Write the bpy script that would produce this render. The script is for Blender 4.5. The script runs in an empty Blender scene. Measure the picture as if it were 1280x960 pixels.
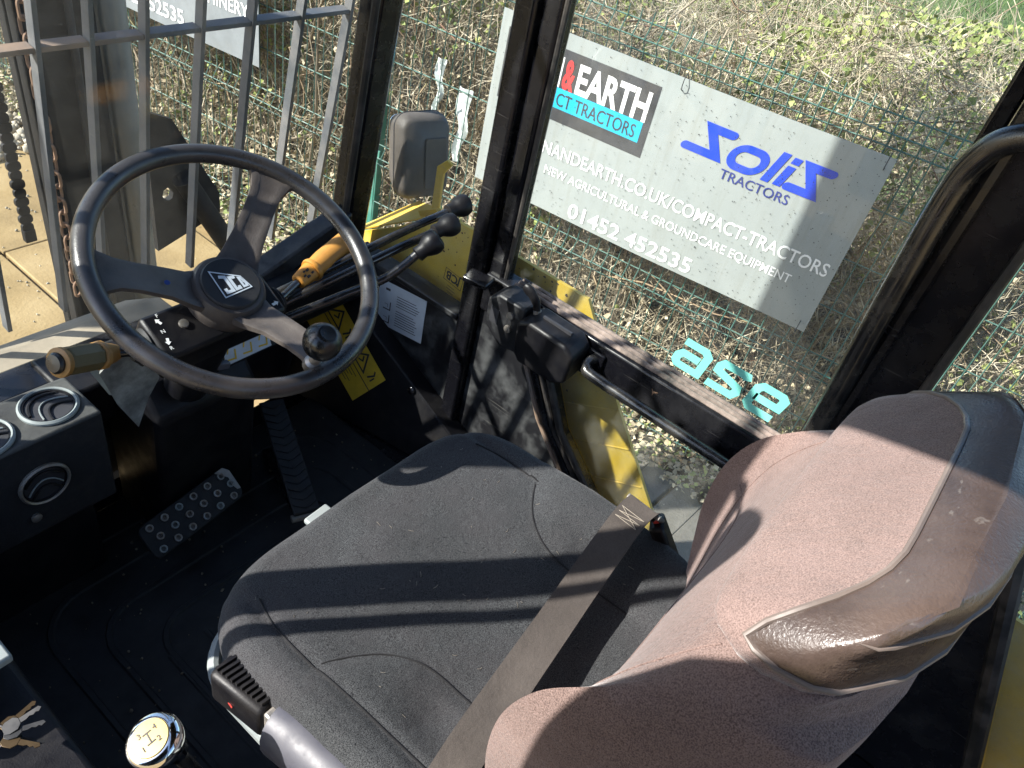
import bpy, bmesh, math, random
import numpy as np
from math import radians, sin, cos, pi
from mathutils import Vector, Matrix
random.seed(7); rng = np.random.default_rng(11)
S = bpy.context.scene
COL = S.collection

# ------------------------------------------------------------------ camera
# x = right of the cab, y = towards the front of the vehicle, z = up, cab floor at z = 0
CAM = np.array([-.545, 0., 1.33])
FPX = 975.
ROT = np.array([[0.6162568933959838, -0.7638780381240081, 0.1916188514049374],
                [-0.41398620773153183, -0.521193387073311, -0.7463061523792464],
                [0.6699573577101725, 0.38058874936454207, -0.6374239897486897]])   # right, down, forward
cd = bpy.data.cameras.new('camera'); cam = bpy.data.objects.new('camera', cd); COL.objects.link(cam)
cd.sensor_fit = 'HORIZONTAL'; cd.sensor_width = 36.; cd.lens = 36. * FPX / 1280.
cd.clip_start = .01; cd.clip_end = 500.
M = Matrix.Identity(4)
for i in range(3):
    M[i][0] = ROT[0][i]; M[i][1] = -ROT[1][i]; M[i][2] = -ROT[2][i]; M[i][3] = CAM[i]
cam.matrix_world = M
S.camera = cam

# ------------------------------------------------------------------ world, sun, exposure
SUN = Vector((-.775 * cos(radians(36)), .632 * cos(radians(36)), sin(radians(36)))).normalized()
w = bpy.data.worlds.new('World'); S.world = w; w.use_nodes = True
wn = w.node_tree.nodes; sky = wn.new('ShaderNodeTexSky'); sky.sky_type = 'NISHITA'; sky.sun_disc = False
sky.ozone_density = 3.5; sky.sun_elevation = radians(36); sky.sun_rotation = math.atan2(SUN.x, SUN.y)
w.node_tree.links.new(sky.outputs[0], wn['Background'].inputs[0]); wn['Background'].inputs[1].default_value = .125
sd = bpy.data.lights.new('sun', 'SUN'); sd.energy = 4.8; sd.angle = radians(.55); sd.color = (1., .955, .89)
so = bpy.data.objects.new('sun', sd); COL.objects.link(so)
so.rotation_euler = SUN.to_track_quat('Z', 'Y').to_euler(); so.location = (-3, 3, 4)
S.view_settings.view_transform = 'Standard'; S.view_settings.look = 'None'
S.view_settings.exposure = 1.35; S.view_settings.gamma = 1.
S.render.resolution_x = 1024; S.render.resolution_y = 768

# ------------------------------------------------------------------ helpers
def V(*a): return np.array(a, float)
def nrm(a): a = np.asarray(a, float); return a / np.linalg.norm(a)
class MB:
    def __init__(s): s.v = []; s.f = []
    def add(s, v, f):
        n = len(s.v); s.v += [tuple(map(float, p)) for p in v]; s.f += [tuple(i + n for i in q) for q in f]; return s
    def obox(s, c, ax, ay, az, hx, hy, hz):
        c = np.asarray(c, float); ax, ay, az = nrm(ax) * hx, nrm(ay) * hy, nrm(az) * hz
        v = [c + i * ax + j * ay + k * az for k in (-1, 1) for j in (-1, 1) for i in (-1, 1)]
        return s.add(v, [(0, 2, 3, 1), (4, 5, 7, 6), (0, 1, 5, 4), (2, 6, 7, 3), (0, 4, 6, 2), (1, 3, 7, 5)])
    def box(s, x0, x1, y0, y1, z0, z1):
        return s.obox(((x0 + x1) / 2, (y0 + y1) / 2, (z0 + z1) / 2), (1, 0, 0), (0, 1, 0), (0, 0, 1), (x1 - x0) / 2, (y1 - y0) / 2, (z1 - z0) / 2)
    def prism(s, pts, vec):
        n = len(pts); a = [np.asarray(p, float) for p in pts]; b = [p + np.asarray(vec, float) for p in a]
        return s.add(a + b, [tuple(range(n))[::-1], tuple(range(n, 2 * n))] + [(i, (i + 1) % n, n + (i + 1) % n, n + i) for i in range(n)])
    def grid(s, P, cu=False, cv=False):
        nu, nv = len(P), len(P[0]); v = [p for r in P for p in r]; f = []
        for i in range(nu if cu else nu - 1):
            for j in range(nv if cv else nv - 1):
                a = i * nv + j; b = i * nv + (j + 1) % nv; c = ((i + 1) % nu) * nv + (j + 1) % nv; d = ((i + 1) % nu) * nv + j
                f.append((a, b, c, d))
        return s.add(v, f)
    def tube(s, path, r, n=10, cap=True, closed=False, flat=None):
        P = [np.asarray(p, float) for p in path]; m = len(P)
        R = r if hasattr(r, '__len__') else [r] * m
        up = None; rings = []
        for i in range(m):
            t = (P[(i + 1) % m] - P[i - 1]) if closed else (P[min(i + 1, m - 1)] - P[max(i - 1, 0)])
            t = nrm(t)
            if up is None:
                up = V(0, 0, 1) if abs(t[2]) < .9 else V(1, 0, 0)
            a = nrm(np.cross(t, up)); up = np.cross(a, t); b = up
            fl = flat or 1.
            rings.append([P[i] + R[i] * (cos(2 * pi * k / n) * a + sin(2 * pi * k / n) * b * fl) for k in range(n)])
        k0 = len(s.v); s.grid(rings, cu=closed, cv=True)
        if cap and not closed:
            s.f.append(tuple(k0 + k for k in range(n))[::-1]); s.f.append(tuple(k0 + (m - 1) * n + k for k in range(n)))
        return s
    def lathe(s, prof, c, axis, n=24, ref=None):
        c = np.asarray(c, float); z = nrm(axis); rf = V(0, 0, 1) if abs(z[2]) < .9 else V(1, 0, 0)
        a = nrm(np.cross(z, rf)); b = np.cross(z, a); rings = []
        for r, h in prof:
            rings.append([c + z * h + r * (cos(2 * pi * k / n) * a + sin(2 * pi * k / n) * b) for k in range(n)])
        k0 = len(s.v); s.grid(rings, cv=True); m = len(prof)
        if prof[0][0] > 1e-5: s.f.append(tuple(k0 + k for k in range(n))[::-1])
        if prof[-1][0] > 1e-5: s.f.append(tuple(k0 + (m - 1) * n + k for k in range(n)))
        return s
    def xf(s, fn): s.v = [tuple(map(float, fn(np.array(p)))) for p in s.v]; return s
    def join(s, o): return s.add(o.v, o.f)

def mesh_of(name, mb, smooth=True, ang=38):
    me = bpy.data.meshes.new(name); me.from_pydata(mb.v, [], mb.f); me.validate()
    bm = bmesh.new(); bm.from_mesh(me); bmesh.ops.recalc_face_normals(bm, faces=bm.faces); bm.to_mesh(me); bm.free()
    if smooth:
        me.polygons.foreach_set('use_smooth', [True] * len(me.polygons)); me.set_sharp_from_angle(angle=radians(ang))
    return me
def wloc(o):
    l = Vector((0, 0, 0))
    while o: l += o.location; o = o.parent
    return l
def part(name, mb, mat, parent=None, bevel=0, smooth=True, ang=38, kind=None, label=None, subsurf=0, seg=2):
    me = mb if isinstance(mb, bpy.types.Mesh) else mesh_of(name, mb, smooth, ang)
    o = bpy.data.objects.new(name, me); COL.objects.link(o)
    if isinstance(mat, (list, tuple)):
        for m in mat: me.materials.append(m)
    elif not me.materials: me.materials.append(mat)
    if parent: o.parent = parent; o.location = -wloc(parent)
    if bevel:
        b = o.modifiers.new('bevel', 'BEVEL'); b.width = bevel; b.segments = seg; b.limit_method = 'ANGLE'; b.angle_limit = radians(35)
        b.harden_normals = False
    if subsurf:
        b = o.modifiers.new('sub', 'SUBSURF'); b.levels = subsurf; b.render_levels = subsurf
    if kind: o['kind'] = kind
    if label: o['label'] = label
    return o
def thing(name, label, cat, loc, group=None):
    o = bpy.data.objects.new(name, None); COL.objects.link(o); o.location = loc; o.empty_display_size = .05
    o['label'] = label; o['category'] = cat
    if group: o['group'] = group
    return o
def tag(o, label, cat, group=None):
    o['label'] = label; o['category'] = cat
    if group: o['group'] = group
    return o
def struct(o): o['kind'] = 'structure'; return o

# flat lettering: thick poly-lines with mitred corners, and text from the built-in font
def strip(pts, wd, closed=False, rnd=False):
    P = [np.array(p, float) for p in pts]; n = len(P); L = []; Rr = []
    for i in range(n):
        a = P[i] - P[i - 1] if (i > 0 or closed) else None
        b = P[(i + 1) % n] - P[i] if (i < n - 1 or closed) else None
        if a is None: a = b
        if b is None: b = a
        a = a / np.linalg.norm(a); b = b / np.linalg.norm(b)
        na, nb = np.array([-a[1], a[0]]), np.array([-b[1], b[0]]); m = na + nb; l = np.linalg.norm(m)
        m = m / l if l > 1e-6 else na
        k = wd / 2 / max(.35, float(np.dot(m, na)))
        L.append(P[i] + m * k); Rr.append(P[i] - m * k)
    v = [(p[0], p[1], 0) for p in L + Rr]
    f = [(i, (i + 1) % n, n + (i + 1) % n, n + i) for i in range(n if closed else n - 1)]
    m_ = MB().add(v, f)
    if rnd and not closed:                       # half-round ends that share the end edge
        for e, o_ in ((0, P[0] - P[1]), (n - 1, P[-1] - P[-2])):
            a0 = math.atan2(*(L[e] - P[e])[::-1]); a1 = math.atan2(*o_[::-1]); sg_ = 1 if math.sin(a1 - a0) > 0 else -1; r_ = np.linalg.norm(L[e] - P[e])
            m_.add([(P[e][0] + r_ * cos(a0 + sg_ * pi * k / 8), P[e][1] + r_ * sin(a0 + sg_ * pi * k / 8), 0) for k in range(9)], [tuple(range(9))])
    return m_
def rrect(w, h, r, n=5, c=(0, 0)):
    out = []
    for cx, cy, a0 in ((w / 2 - r, h / 2 - r, 0), (-w / 2 + r, h / 2 - r, 90), (-w / 2 + r, -h / 2 + r, 180), (w / 2 - r, -h / 2 + r, 270)):
        for k in range(n + 1):
            a = radians(a0 + 90 * k / n); out.append((c[0] + cx + r * cos(a), c[1] + cy + r * sin(a)))
    return out
def text2d(s, h, width=None, bold=0., cap=True):
    cu = bpy.data.curves.new('txt', 'FONT'); cu.body = s; cu.size = 1.; cu.offset = bold; cu.resolution_u = 3
    o = bpy.data.objects.new('txt', cu); COL.objects.link(o)
    dg = bpy.context.evaluated_depsgraph_get(); me = bpy.data.meshes.new_from_object(o.evaluated_get(dg))
    mb = MB(); v = np.array([x.co[:] for x in me.vertices]).reshape(-1, 3)
    fs = [tuple(p.vertices) for p in me.polygons]
    bpy.data.objects.remove(o); bpy.data.curves.remove(cu); bpy.data.meshes.remove(me)
    x0, y0 = v[:, 0].min(), 0.; x1 = v[:, 0].max(); y1 = v[:, 1].max()
    k = h / (y1 - y0); kx = k if width is None else width / (x1 - x0)
    v[:, 0] = (v[:, 0] - x0) * kx; v[:, 1] = v[:, 1] * k; v[:, 2] = 0
    return mb.add(v, fs)
def place2d(mb, org, u, v, n=(0, 0, 0), d=0.):
    org, u, v, n = map(lambda a: np.asarray(a, float), (org, u, v, n))
    return mb.xf(lambda p: org + p[0] * u + p[1] * v + n * d)

# ------------------------------------------------------------------ materials
def nt(name):
    m = bpy.data.materials.new(name); m.use_nodes = True; t = m.node_tree
    return m, t, t.nodes['Principled BSDF'], t.nodes['Material Output']
def lk(t, a, b): t.links.new(a, b)
def noise(t, scale, detail=5, rough=.6, coord=None, stretch=None):
    n = t.nodes.new('ShaderNodeTexNoise'); n.inputs['Scale'].default_value = scale; n.inputs['Detail'].default_value = detail; n.inputs['Roughness'].default_value = rough
    tc = t.nodes.new('ShaderNodeTexCoord')
    if stretch:
        mp = t.nodes.new('ShaderNodeMapping'); mp.inputs['Scale'].default_value = stretch
        lk(t, tc.outputs['Object'], mp.inputs[0]); lk(t, mp.outputs[0], n.inputs[0])
    else: lk(t, tc.outputs['Object'], n.inputs[0])
    return n
def ramp(t, src, stops):
    r = t.nodes.new('ShaderNodeValToRGB'); e = r.color_ramp.elements
    e[0].position, e[0].color = stops[0][0], (*stops[0][1], 1) if hasattr(stops[0][1], '__len__') else (*[stops[0][1]] * 3, 1)
    e[1].position, e[1].color = stops[-1][0], (*stops[-1][1], 1) if hasattr(stops[-1][1], '__len__') else (*[stops[-1][1]] * 3, 1)
    for p, c in stops[1:-1]:
        q = e.new(p); q.color = (*c, 1) if hasattr(c, '__len__') else (c, c, c, 1)
    lk(t, src, r.inputs[0]); return r
def mix(t, fac, a, b):
    m = t.nodes.new('ShaderNodeMix'); m.data_type = 'RGBA'
    for s, x in ((0, fac), (6, a), (7, b)):
        if hasattr(x, 'is_linked') or isinstance(x, bpy.types.NodeSocket): lk(t, x, m.inputs[s])
        elif s == 0: m.inputs[0].default_value = x
        else: m.inputs[s].default_value = (*x, 1)
    return m.outputs[2]
def bump(t, b, src, strength, dist=.002):
    n = t.nodes.new('ShaderNodeBump'); n.inputs['Strength'].default_value = strength; n.inputs['Distance'].default_value = dist
    lk(t, src, n.inputs['Height']); lk(t, n.outputs[0], b.inputs['Normal']); return n
def mat(name, col, rough=.5, metal=0., dust=None, dust_col=(.23, .2, .16), dscale=9., scratch=0., bmp=0., bscale=200., var=.12, spec=.5, drange=(.42, .72), top=False, dr=1.):
    """paint/plastic/metal with tone variation, dust patches, fine scratches and grain"""
    m, t, b, o = nt(name)
    b.inputs['Metallic'].default_value = metal; b.inputs['Specular IOR Level'].default_value = spec
    n1 = noise(t, 14, 4); r1 = ramp(t, n1.outputs[0], [(.3, tuple(c * (1 - var) for c in col)), (.7, tuple(min(1, c * (1 + var)) for c in col))])
    c = r1.outputs[0]; rr = None
    if dust:
        n2 = noise(t, dscale, 8, .68); r2 = ramp(t, n2.outputs[0], [(drange[0], 0.), (drange[1], dust)])
        c = mix(t, r2.outputs[0], c, dust_col); rr = r2.outputs[0]
    if top and dust:  # side faces drop to the plain dark base, as if in shade
        ge = t.nodes.new('ShaderNodeNewGeometry'); sp_ = t.nodes.new('ShaderNodeSeparateXYZ'); lk(t, ge.outputs['Normal'], sp_.inputs[0])
        rt = ramp(t, sp_.outputs[2], [(.1, tuple(c_ * 1.15 for c_ in col)), (.6, (1., 1., 1.))]); rt2 = ramp(t, sp_.outputs[2], [(.15, 0.), (.6, 1.)])
        c = mix(t, rt2.outputs[0], r1.outputs[0], c)
    if scratch:
        n3 = noise(t, 60, 3, .6, stretch=(1, .12, 4)); r3 = ramp(t, n3.outputs[0], [(.66, 0.), (.72, scratch)])
        c = mix(t, r3.outputs[0], c, (.35, .33, .3))
    lk(t, c, b.inputs['Base Color'])
    n4 = noise(t, 30, 4); r4 = ramp(t, n4.outputs[0], [(.3, max(.03, rough - .1)), (.7, min(1, rough + .12))])
    if rr:
        ma = t.nodes.new('ShaderNodeMath'); ma.operation = 'ADD'; ma.use_clamp = True; ms = t.nodes.new('ShaderNodeMath'); ms.operation = 'MULTIPLY'; ms.inputs[1].default_value = dr; lk(t, rr, ms.inputs[0]); lk(t, r4.outputs[0], ma.inputs[0]); lk(t, ms.outputs[0], ma.inputs[1]); lk(t, ma.outputs[0], b.inputs['Roughness'])
    else: lk(t, r4.outputs[0], b.inputs['Roughness'])
    if bmp:
        n5 = noise(t, bscale, 3); bump(t, b, n5.outputs[0], bmp)
    return m
def fabric(name, dark, light, scale=900., fleck=.5, sheen=.3, wear=None):
    m, t, b, o = nt(name); b.inputs['Roughness'].default_value = .95; b.inputs['Specular IOR Level'].default_value = .15
    n1 = noise(t, scale, 2, .5); r1 = ramp(t, n1.outputs[0], [(.35, dark), (fleck, tuple((a + c) / 2 for a, c in zip(dark, light))), (.72, light)])
    n2 = noise(t, 7, 5); r2 = ramp(t, n2.outputs[0], [(.3, .8), (.7, 1.15)])
    mu = t.nodes.new('ShaderNodeMix'); mu.data_type = 'RGBA'; mu.blend_type = 'MULTIPLY'; mu.inputs[0].default_value = 1.
    lk(t, r1.outputs[0], mu.inputs[6]); lk(t, r2.outputs[0], mu.inputs[7]); c = mu.outputs[2]
    if wear:
        n3 = noise(t, 5, 6, .65); r3 = ramp(t, n3.outputs[0], [(.45, 0.), (.75, wear[1])]); c = mix(t, r3.outputs[0], c, wear[0])
    lk(t, c, b.inputs['Base Color'])
    b.inputs['Sheen Weight'].default_value = sheen; b.inputs['Sheen Roughness'].default_value = .4
    n5 = noise(t, 38, 5, .62); m5 = t.nodes.new('ShaderNodeMath'); m5.operation = 'MULTIPLY_ADD'; m5.inputs[1].default_value = 5.; lk(t, n5.outputs[0], m5.inputs[0]); lk(t, n1.outputs[0], m5.inputs[2])
    bump(t, b, m5.outputs[0], .55, .0011); return m
def glass(name, dust=.04, tint=(.95, .97, .96), scale=4., lo=.38, hi=.72):
    m, t, b, o = nt(name); t.nodes.remove(b)
    tr = t.nodes.new('ShaderNodeBsdfTransparent'); tr.inputs[0].default_value = (*tint, 1)
    gl = t.nodes.new('ShaderNodeBsdfGlossy'); gl.inputs['Roughness'].default_value = .02
    lwt = t.nodes.new('ShaderNodeLayerWeight'); lwt.inputs[0].default_value = .5
    pw_ = t.nodes.new('ShaderNodeMath'); pw_.operation = 'POWER'; pw_.inputs[1].default_value = 4.; lk(t, lwt.outputs['Facing'], pw_.inputs[0])
    lw = t.nodes.new('ShaderNodeMath'); lw.operation = 'MULTIPLY_ADD'; lw.inputs[1].default_value = .7; lw.inputs[2].default_value = .022; lk(t, pw_.outputs[0], lw.inputs[0])
    mx = t.nodes.new('ShaderNodeMixShader'); lk(t, lw.outputs[0], mx.inputs[0]); lk(t, tr.outputs[0], mx.inputs[1]); lk(t, gl.outputs[0], mx.inputs[2])
    df = t.nodes.new('ShaderNodeBsdfDiffuse'); df.inputs[0].default_value = (.62, .6, .54, 1)
    tl = t.nodes.new('ShaderNodeBsdfTranslucent'); tl.inputs[0].default_value = (.62, .6, .54, 1)
    ad = t.nodes.new('ShaderNodeMixShader'); ad.inputs[0].default_value = .5; lk(t, df.outputs[0], ad.inputs[1]); lk(t, tl.outputs[0], ad.inputs[2])
    n = noise(t, scale, 9, .72); r = ramp(t, n.outputs[0], [(lo, dust * .22), (hi, dust * 1.9)])
    n2 = noise(t, 260, 2, .5); r2 = ramp(t, n2.outputs[0], [(.70, 0.), (.74, dust * 4)])
    a2 = t.nodes.new('ShaderNodeMath'); a2.operation = 'ADD'; lk(t, r.outputs[0], a2.inputs[0]); lk(t, r2.outputs[0], a2.inputs[1])
    m2 = t.nodes.new('ShaderNodeMixShader'); lk(t, a2.outputs[0], m2.inputs[0]); lk(t, mx.outputs[0], m2.inputs[1]); lk(t, ad.outputs[0], m2.inputs[2])
    lk(t, m2.outputs[0], o.inputs[0]); return m
def posmix(name, stops, scale, rough=.85, detail=2, bmp=0., sss=None, scale2=None):
    m, t, b, o = nt(name); n = noise(t, scale, detail, .6); r = ramp(t, n.outputs[0], stops)
    ge = t.nodes.new('ShaderNodeNewGeometry'); lk(t, ge.outputs['Position'], n.inputs[0])
    lk(t, r.outputs[0], b.inputs['Base Color']); b.inputs['Roughness'].default_value = rough; b.inputs['Specular IOR Level'].default_value = .25
    if bmp: bump(t, b, noise(t, scale2 or scale * 4, 5).outputs[0], bmp, .01)
    return m

K = {}
K['frame'] = mat('black_frame_paint', (.005, .005, .007), .24, dr=.6, dust=.12, spec=.45, dust_col=(.2, .195, .19), dscale=7, scratch=.1, drange=(.48, .85))
K['panel'] = mat('dusty_black_panel', (.010, .010, .012), .45, dust=.6, dust_col=(.16, .165, .165), dscale=9, scratch=.15, drange=(.48, .76))
K['dark'] = mat('black_plastic', (.005, .005, .007), .42, dust=.06, spec=.3, dscale=12, bmp=.15, bscale=500)
K['dash_dust_shade'] = mat('dash_plastic_dust_shade', (.014, .014, .016), .55, dust=.85, dust_col=(.12, .122, .115), dscale=11, drange=(.34, .7), bmp=.2, bscale=400, top=True)  # dust kept to the top; dark sides paint in the shade there
K['torn'] = mat('torn_dusty_plastic', (.05, .05, .05), .5, dust=.95, dust_col=(.33, .335, .31), dscale=18, drange=(.32, .66), bmp=.3, bscale=120)
K['rubber'] = mat('rubber_mat', (.005, .006, .008), .58, dust=.35, dust_col=(.07, .068, .066), dscale=7, bmp=.2, bscale=300)
K['seal'] = mat('rubber_seal', (.010, .010, .010), .55, dust=.3, dust_col=(.25, .2, .17), dscale=20)
K['sealdust'] = mat('dusty_rubber_seal', (.03, .028, .026), .7, dust=.95, dust_col=(.36, .28, .24), dscale=14, drange=(.36, .62))
K['wheel'] = mat('wheel_plastic', (.016, .016, .018), .28, dust=.6, dust_col=(.12, .102, .09), dscale=5, drange=(.40, .85), dr=.25, spec=.75, bmp=.12, bscale=420)
K['spoke'] = mat('worn_spoke_plastic', (.040, .034, .032), .38, dust=.8, dust_col=(.15, .125, .11), dscale=7, drange=(.35, .75), dr=.3, bmp=.2, bscale=420)
K['hubcap'] = mat('hub_cap_black', (.012, .013, .016), .5, dust=.1)
K['ball'] = mat('black_ball', (.006, .007, .008), .22, dust=.12, dscale=20, spec=.6)
K['steel'] = mat('dull_steel', (.38, .36, .33), .42, metal=.9, dust=.4, dust_col=(.2, .13, .08), dscale=25)
K['rod'] = mat('black_rod', (.010, .010, .011), .18, dust=.15, dscale=25, spec=.9)
K['chrome'] = mat('chrome', (.75, .74, .72), .06, metal=1., var=.04)
K['cream'] = mat('cream_disc', (.40, .28, .055), .35, var=.06)
K['ink'] = mat('dark_print', (.03, .03, .035), .6)
K['yellow'] = mat('yellow_paint', (.68, .43, .035), .42, dust=.75, dust_col=(.60, .48, .22), dscale=9, drange=(.36, .72), scratch=.3)
K['yellowdec'] = mat('yellow_decal', (.70, .47, .03), .5, dust=.3, dust_col=(.22, .17, .06), dscale=18)
K['whitedec'] = mat('white_decal', (.56, .62, .68), .5, dust=.3, dust_col=(.35, .37, .38), dscale=10)
K['orange'] = mat('orange_plastic', (.54, .24, .04), .48, dust=.35, dust_col=(.25, .14, .05), dscale=16)
K['amber'] = mat('worn_amber_plastic', (.33, .17, .045), .4, dust=.35, dust_col=(.12, .09, .045), dscale=14)
K['olive'] = mat('worn_olive_plastic', (.11, .085, .035), .42, dust=.2, dscale=14)
K['cush'] = fabric('charcoal_seat_fabric', (.010, .0108, .0125), (.078, .082, .085), 900., .5, .12, wear=((.052, .046, .049), .55))
K['cushseam'] = mat('seam_black', (.006, .006, .007), .9)
K['brown'] = fabric('brown_seat_fabric', (.10, .068, .060), (.275, .195, .172), 800., .5, .35, wear=((.25, .178, .157), .5))
K['brown2'] = fabric('brown_ribbed_fabric', (.118, .083, .074), (.295, .212, .189), 900., .5, .35, wear=((.275, .198, .185), .45))
K['vinyl'] = mat('brown_vinyl', (.045, .031, .026), .30, dr=.12, dust=.65, dust_col=(.165, .12, .10), dscale=6, drange=(.42, .8), scratch=.2, bmp=.35, bscale=330, spec=.6)
K['piping'] = mat('vinyl_piping', (.15, .12, .105), .35, dust=.4, dust_col=(.3, .25, .22))
K['webbing'] = fabric('belt_webbing', (.045, .039, .035), (.085, .073, .065), 1500., .5, .2, wear=((.115, .10, .088), .6))
K['thread'] = mat('pale_thread', (.24, .21, .17), .9)
K['grey'] = mat('grey_painted_metal', (.06, .06, .075), .4, dust=.3, dust_col=(.12, .12, .135), dscale=12, spec=.5)
K['pale'] = mat('pale_grey_metal', (.22, .25, .25), .5, dust=.3, dust_col=(.3, .3, .27), dscale=15, scratch=.2)
K['glass'] = glass('door_glass', .028)
K['glassw'] = glass('windscreen_glass', .018, scale=3.)
K['glassl'] = glass('lower_door_glass', .08, tint=(.92, .94, .93))
K['teal'] = mat('teal_vinyl', (.19, .62, .54), .5, var=.05)
K['guard'] = mat('grey_guard_paint', (.085, .092, .103), .5, dust=.6, dust_col=(.28, .25, .22), dscale=8, scratch=.2)
K['rustbar'] = mat('rusty_bar_paint', (.15, .13, .12), .6, dust=.8, dust_col=(.30, .19, .12), dscale=7, drange=(.38, .66))
K['mast'] = mat('greasy_black_mast', (.009, .009, .010), .65, dust=.35, dust_col=(.05, .047, .043), dscale=5, drange=(.5, .9), spec=.2)
K['cyl'] = mat('dark_cylinder', (.11, .12, .12), .33, dust=.5, dust_col=(.2, .2, .18), dscale=6, spec=.8)
K['rust2'] = mat('bare_rusty_metal', (.07, .045, .03), .8)
K['rust'] = mat('rusty_chain', (.22, .13, .08), .7, dust=.5, dust_col=(.42, .28, .19), dscale=30)
K['mirror'] = mat('mirror_housing', (.06, .052, .045), .5, dust=.55, dust_col=(.15, .13, .115), dscale=9, bmp=.2, bscale=400)
K['wire'] = mat('green_fence_wire', (.03, .105, .082), .45, dust=.5, dust_col=(.22, .30, .265), dscale=4, drange=(.4, .7))
K['post'] = mat('green_fence_post', (.05, .22, .17), .45, dust=.4, dust_col=(.22, .33, .29), dscale=9)
K['signw'] = mat('sign_board_white', (.305, .335, .33), .45, dust=.25, dust_col=(.27, .295, .29), dscale=3, var=.03)
def streaks(m, amt, col):
    t = m.node_tree; b = t.nodes['Principled BSDF']; src = b.inputs['Base Color'].links[0].from_socket
    n = noise(t, 5, 6, .65, stretch=(6, 6, .5)); r = ramp(t, n.outputs[0], [(.5, 0.), (.75, amt)]); lk(t, mix(t, r.outputs[0], src, col), b.inputs['Base Color'])
streaks(K['signw'], .5, (.23, .24, .215))
K['signg'] = mat('sign_board_grey', (.20, .22, .235), .5, dust=.3, dust_col=(.3, .31, .31), dscale=3)
K['signtext'] = mat('sign_white_print', (.90, .91, .90), .5, var=.02)
K['signblack'] = mat('sign_charcoal_print', (.045, .046, .05), .5, dust=.3, dust_col=(.09, .09, .1), dscale=14)
K['signred'] = mat('sign_red_print', (.62, .05, .05), .5)
K['signcyan'] = mat('sign_cyan_print', (.015, .40, .62), .5, var=.05)
K['signblue'] = mat('sign_blue_print', (.012, .055, .55), .45, var=.05)
K['signnavy'] = mat('sign_navy_print', (.03, .045, .22), .5)
K['bluedab'] = mat('blue_paint_dab', (.01, .04, .2), .5)
K['red'] = mat('red_plastic', (.45, .05, .04), .4)
K['twig'] = posmix('hedge_twig', [(.3, (.13, .10, .065)), (.5, (.40, .345, .245)), (.7, (.70, .62, .48))], 9., .85)
K['cane'] = posmix('bramble_cane', [(.3, (.16, .085, .06)), (.6, (.36, .27, .17)), (.75, (.26, .30, .12))], 2.5, .6)
K['stem'] = posmix('hedge_stem', [(.3, (.16, .12, .08)), (.7, (.42, .35, .26))], 6., .85)
K['leaf'] = posmix('hedge_green_leaf', [(.3, (.09, .13, .04)), (.55, (.25, .29, .09)), (.75, (.50, .51, .20))], 5., .6)
K['dead'] = posmix('hedge_dead_leaf', [(.3, (.24, .18, .11)), (.5, (.48, .40, .27)), (.75, (.62, .56, .40))], 7., .8)
K['soil'] = posmix('leaf_litter_soil', [(.35, (.035, .026, .018)), (.65, (.12, .09, .055))], 22., .95, 6, .6)
K['tan'] = posmix('tan_concrete', [(.25, (.18, .125, .058)), (.5, (.31, .22, .105)), (.75, (.41, .305, .16))], 2.6, .85, 9, .35, scale2=60)
K['gravel'] = posmix('pale_gravel', [(.3, (.28, .24, .18)), (.7, (.55, .50, .40))], 20., .9)
K['field'] = posmix('field_grass', [(.3, (.065, .105, .035)), (.7, (.12, .175, .06))], 1.5, .9, 9, .5, scale2=30)
K['board'] = posmix('weathered_board', [(.3, (.12, .115, .10)), (.7, (.24, .225, .20))], 6., .85, 8, .4, scale2=80)
K['cowl'] = mat('dusty_cowl', (.17, .145, .11), .7, dust=.8, dust_col=(.33, .28, .21), dscale=6, drange=(.35, .65))
K['soilgrit'] = posmix('dried_mud_grit', [(.3, (.10, .08, .055)), (.7, (.26, .22, .16))], 40., .95)
K['brass'] = mat('shaded_brass_key', (.07, .045, .02), .45, metal=.6)  # brass darkened: the shade over the keys is put into its colour
K['shaded_steel'] = mat('shaded_key_steel', (.045, .045, .045), .4, metal=.6)  # steel darkened likewise, to hold the keys' shade
K['navyplastic'] = mat('navy_key_fob', (.02, .03, .07), .3)

# ================================================================== SETTING
GZ = -1.1
A7 = radians(7.)
FN = V(cos(A7), sin(A7), 0); FT = V(-sin(A7), cos(A7), 0)
F0 = V(CAM[0] + 2.83 * FN[0], 2.83 * FN[1], 0)
def FP(t, z, s=0.): return F0 + FT * t + FN * s + V(0, 0, z)

ground = struct(part('ground', MB().add([(-150, -150, GZ - .03), (150, -150, GZ - .03), (150, 150, GZ - .03), (-150, 150, GZ - .03)], [(0, 1, 2, 3)]), K['tan']))
# concrete slabs in front of the vehicle, each its own piece
slab_me = None
sx, sy = .86, 1.22
for i in range(-3, 3):
    for j in range(0, 6):
        x0, y0 = -.12 + i * sx, 1.25 + j * sy
        if x0 + sx > 2.0 - j * .14: continue
        if slab_me is None:
            slab_me = mesh_of('concrete_slab', MB().box(.006, sx - .006, .006, sy - .006, -.05, 0))
            slab_me.materials.append(K['tan'])
        o = bpy.data.objects.new('concrete_slab', slab_me); COL.objects.link(o); o.parent = ground
        o.location = (x0, y0, GZ + random.uniform(-.003, .003)); o.rotation_euler = (0, 0, random.uniform(-.003, .003))
        bv = o.modifiers.new('bevel', 'BEVEL'); bv.width = .006; bv.segments = 2
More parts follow.
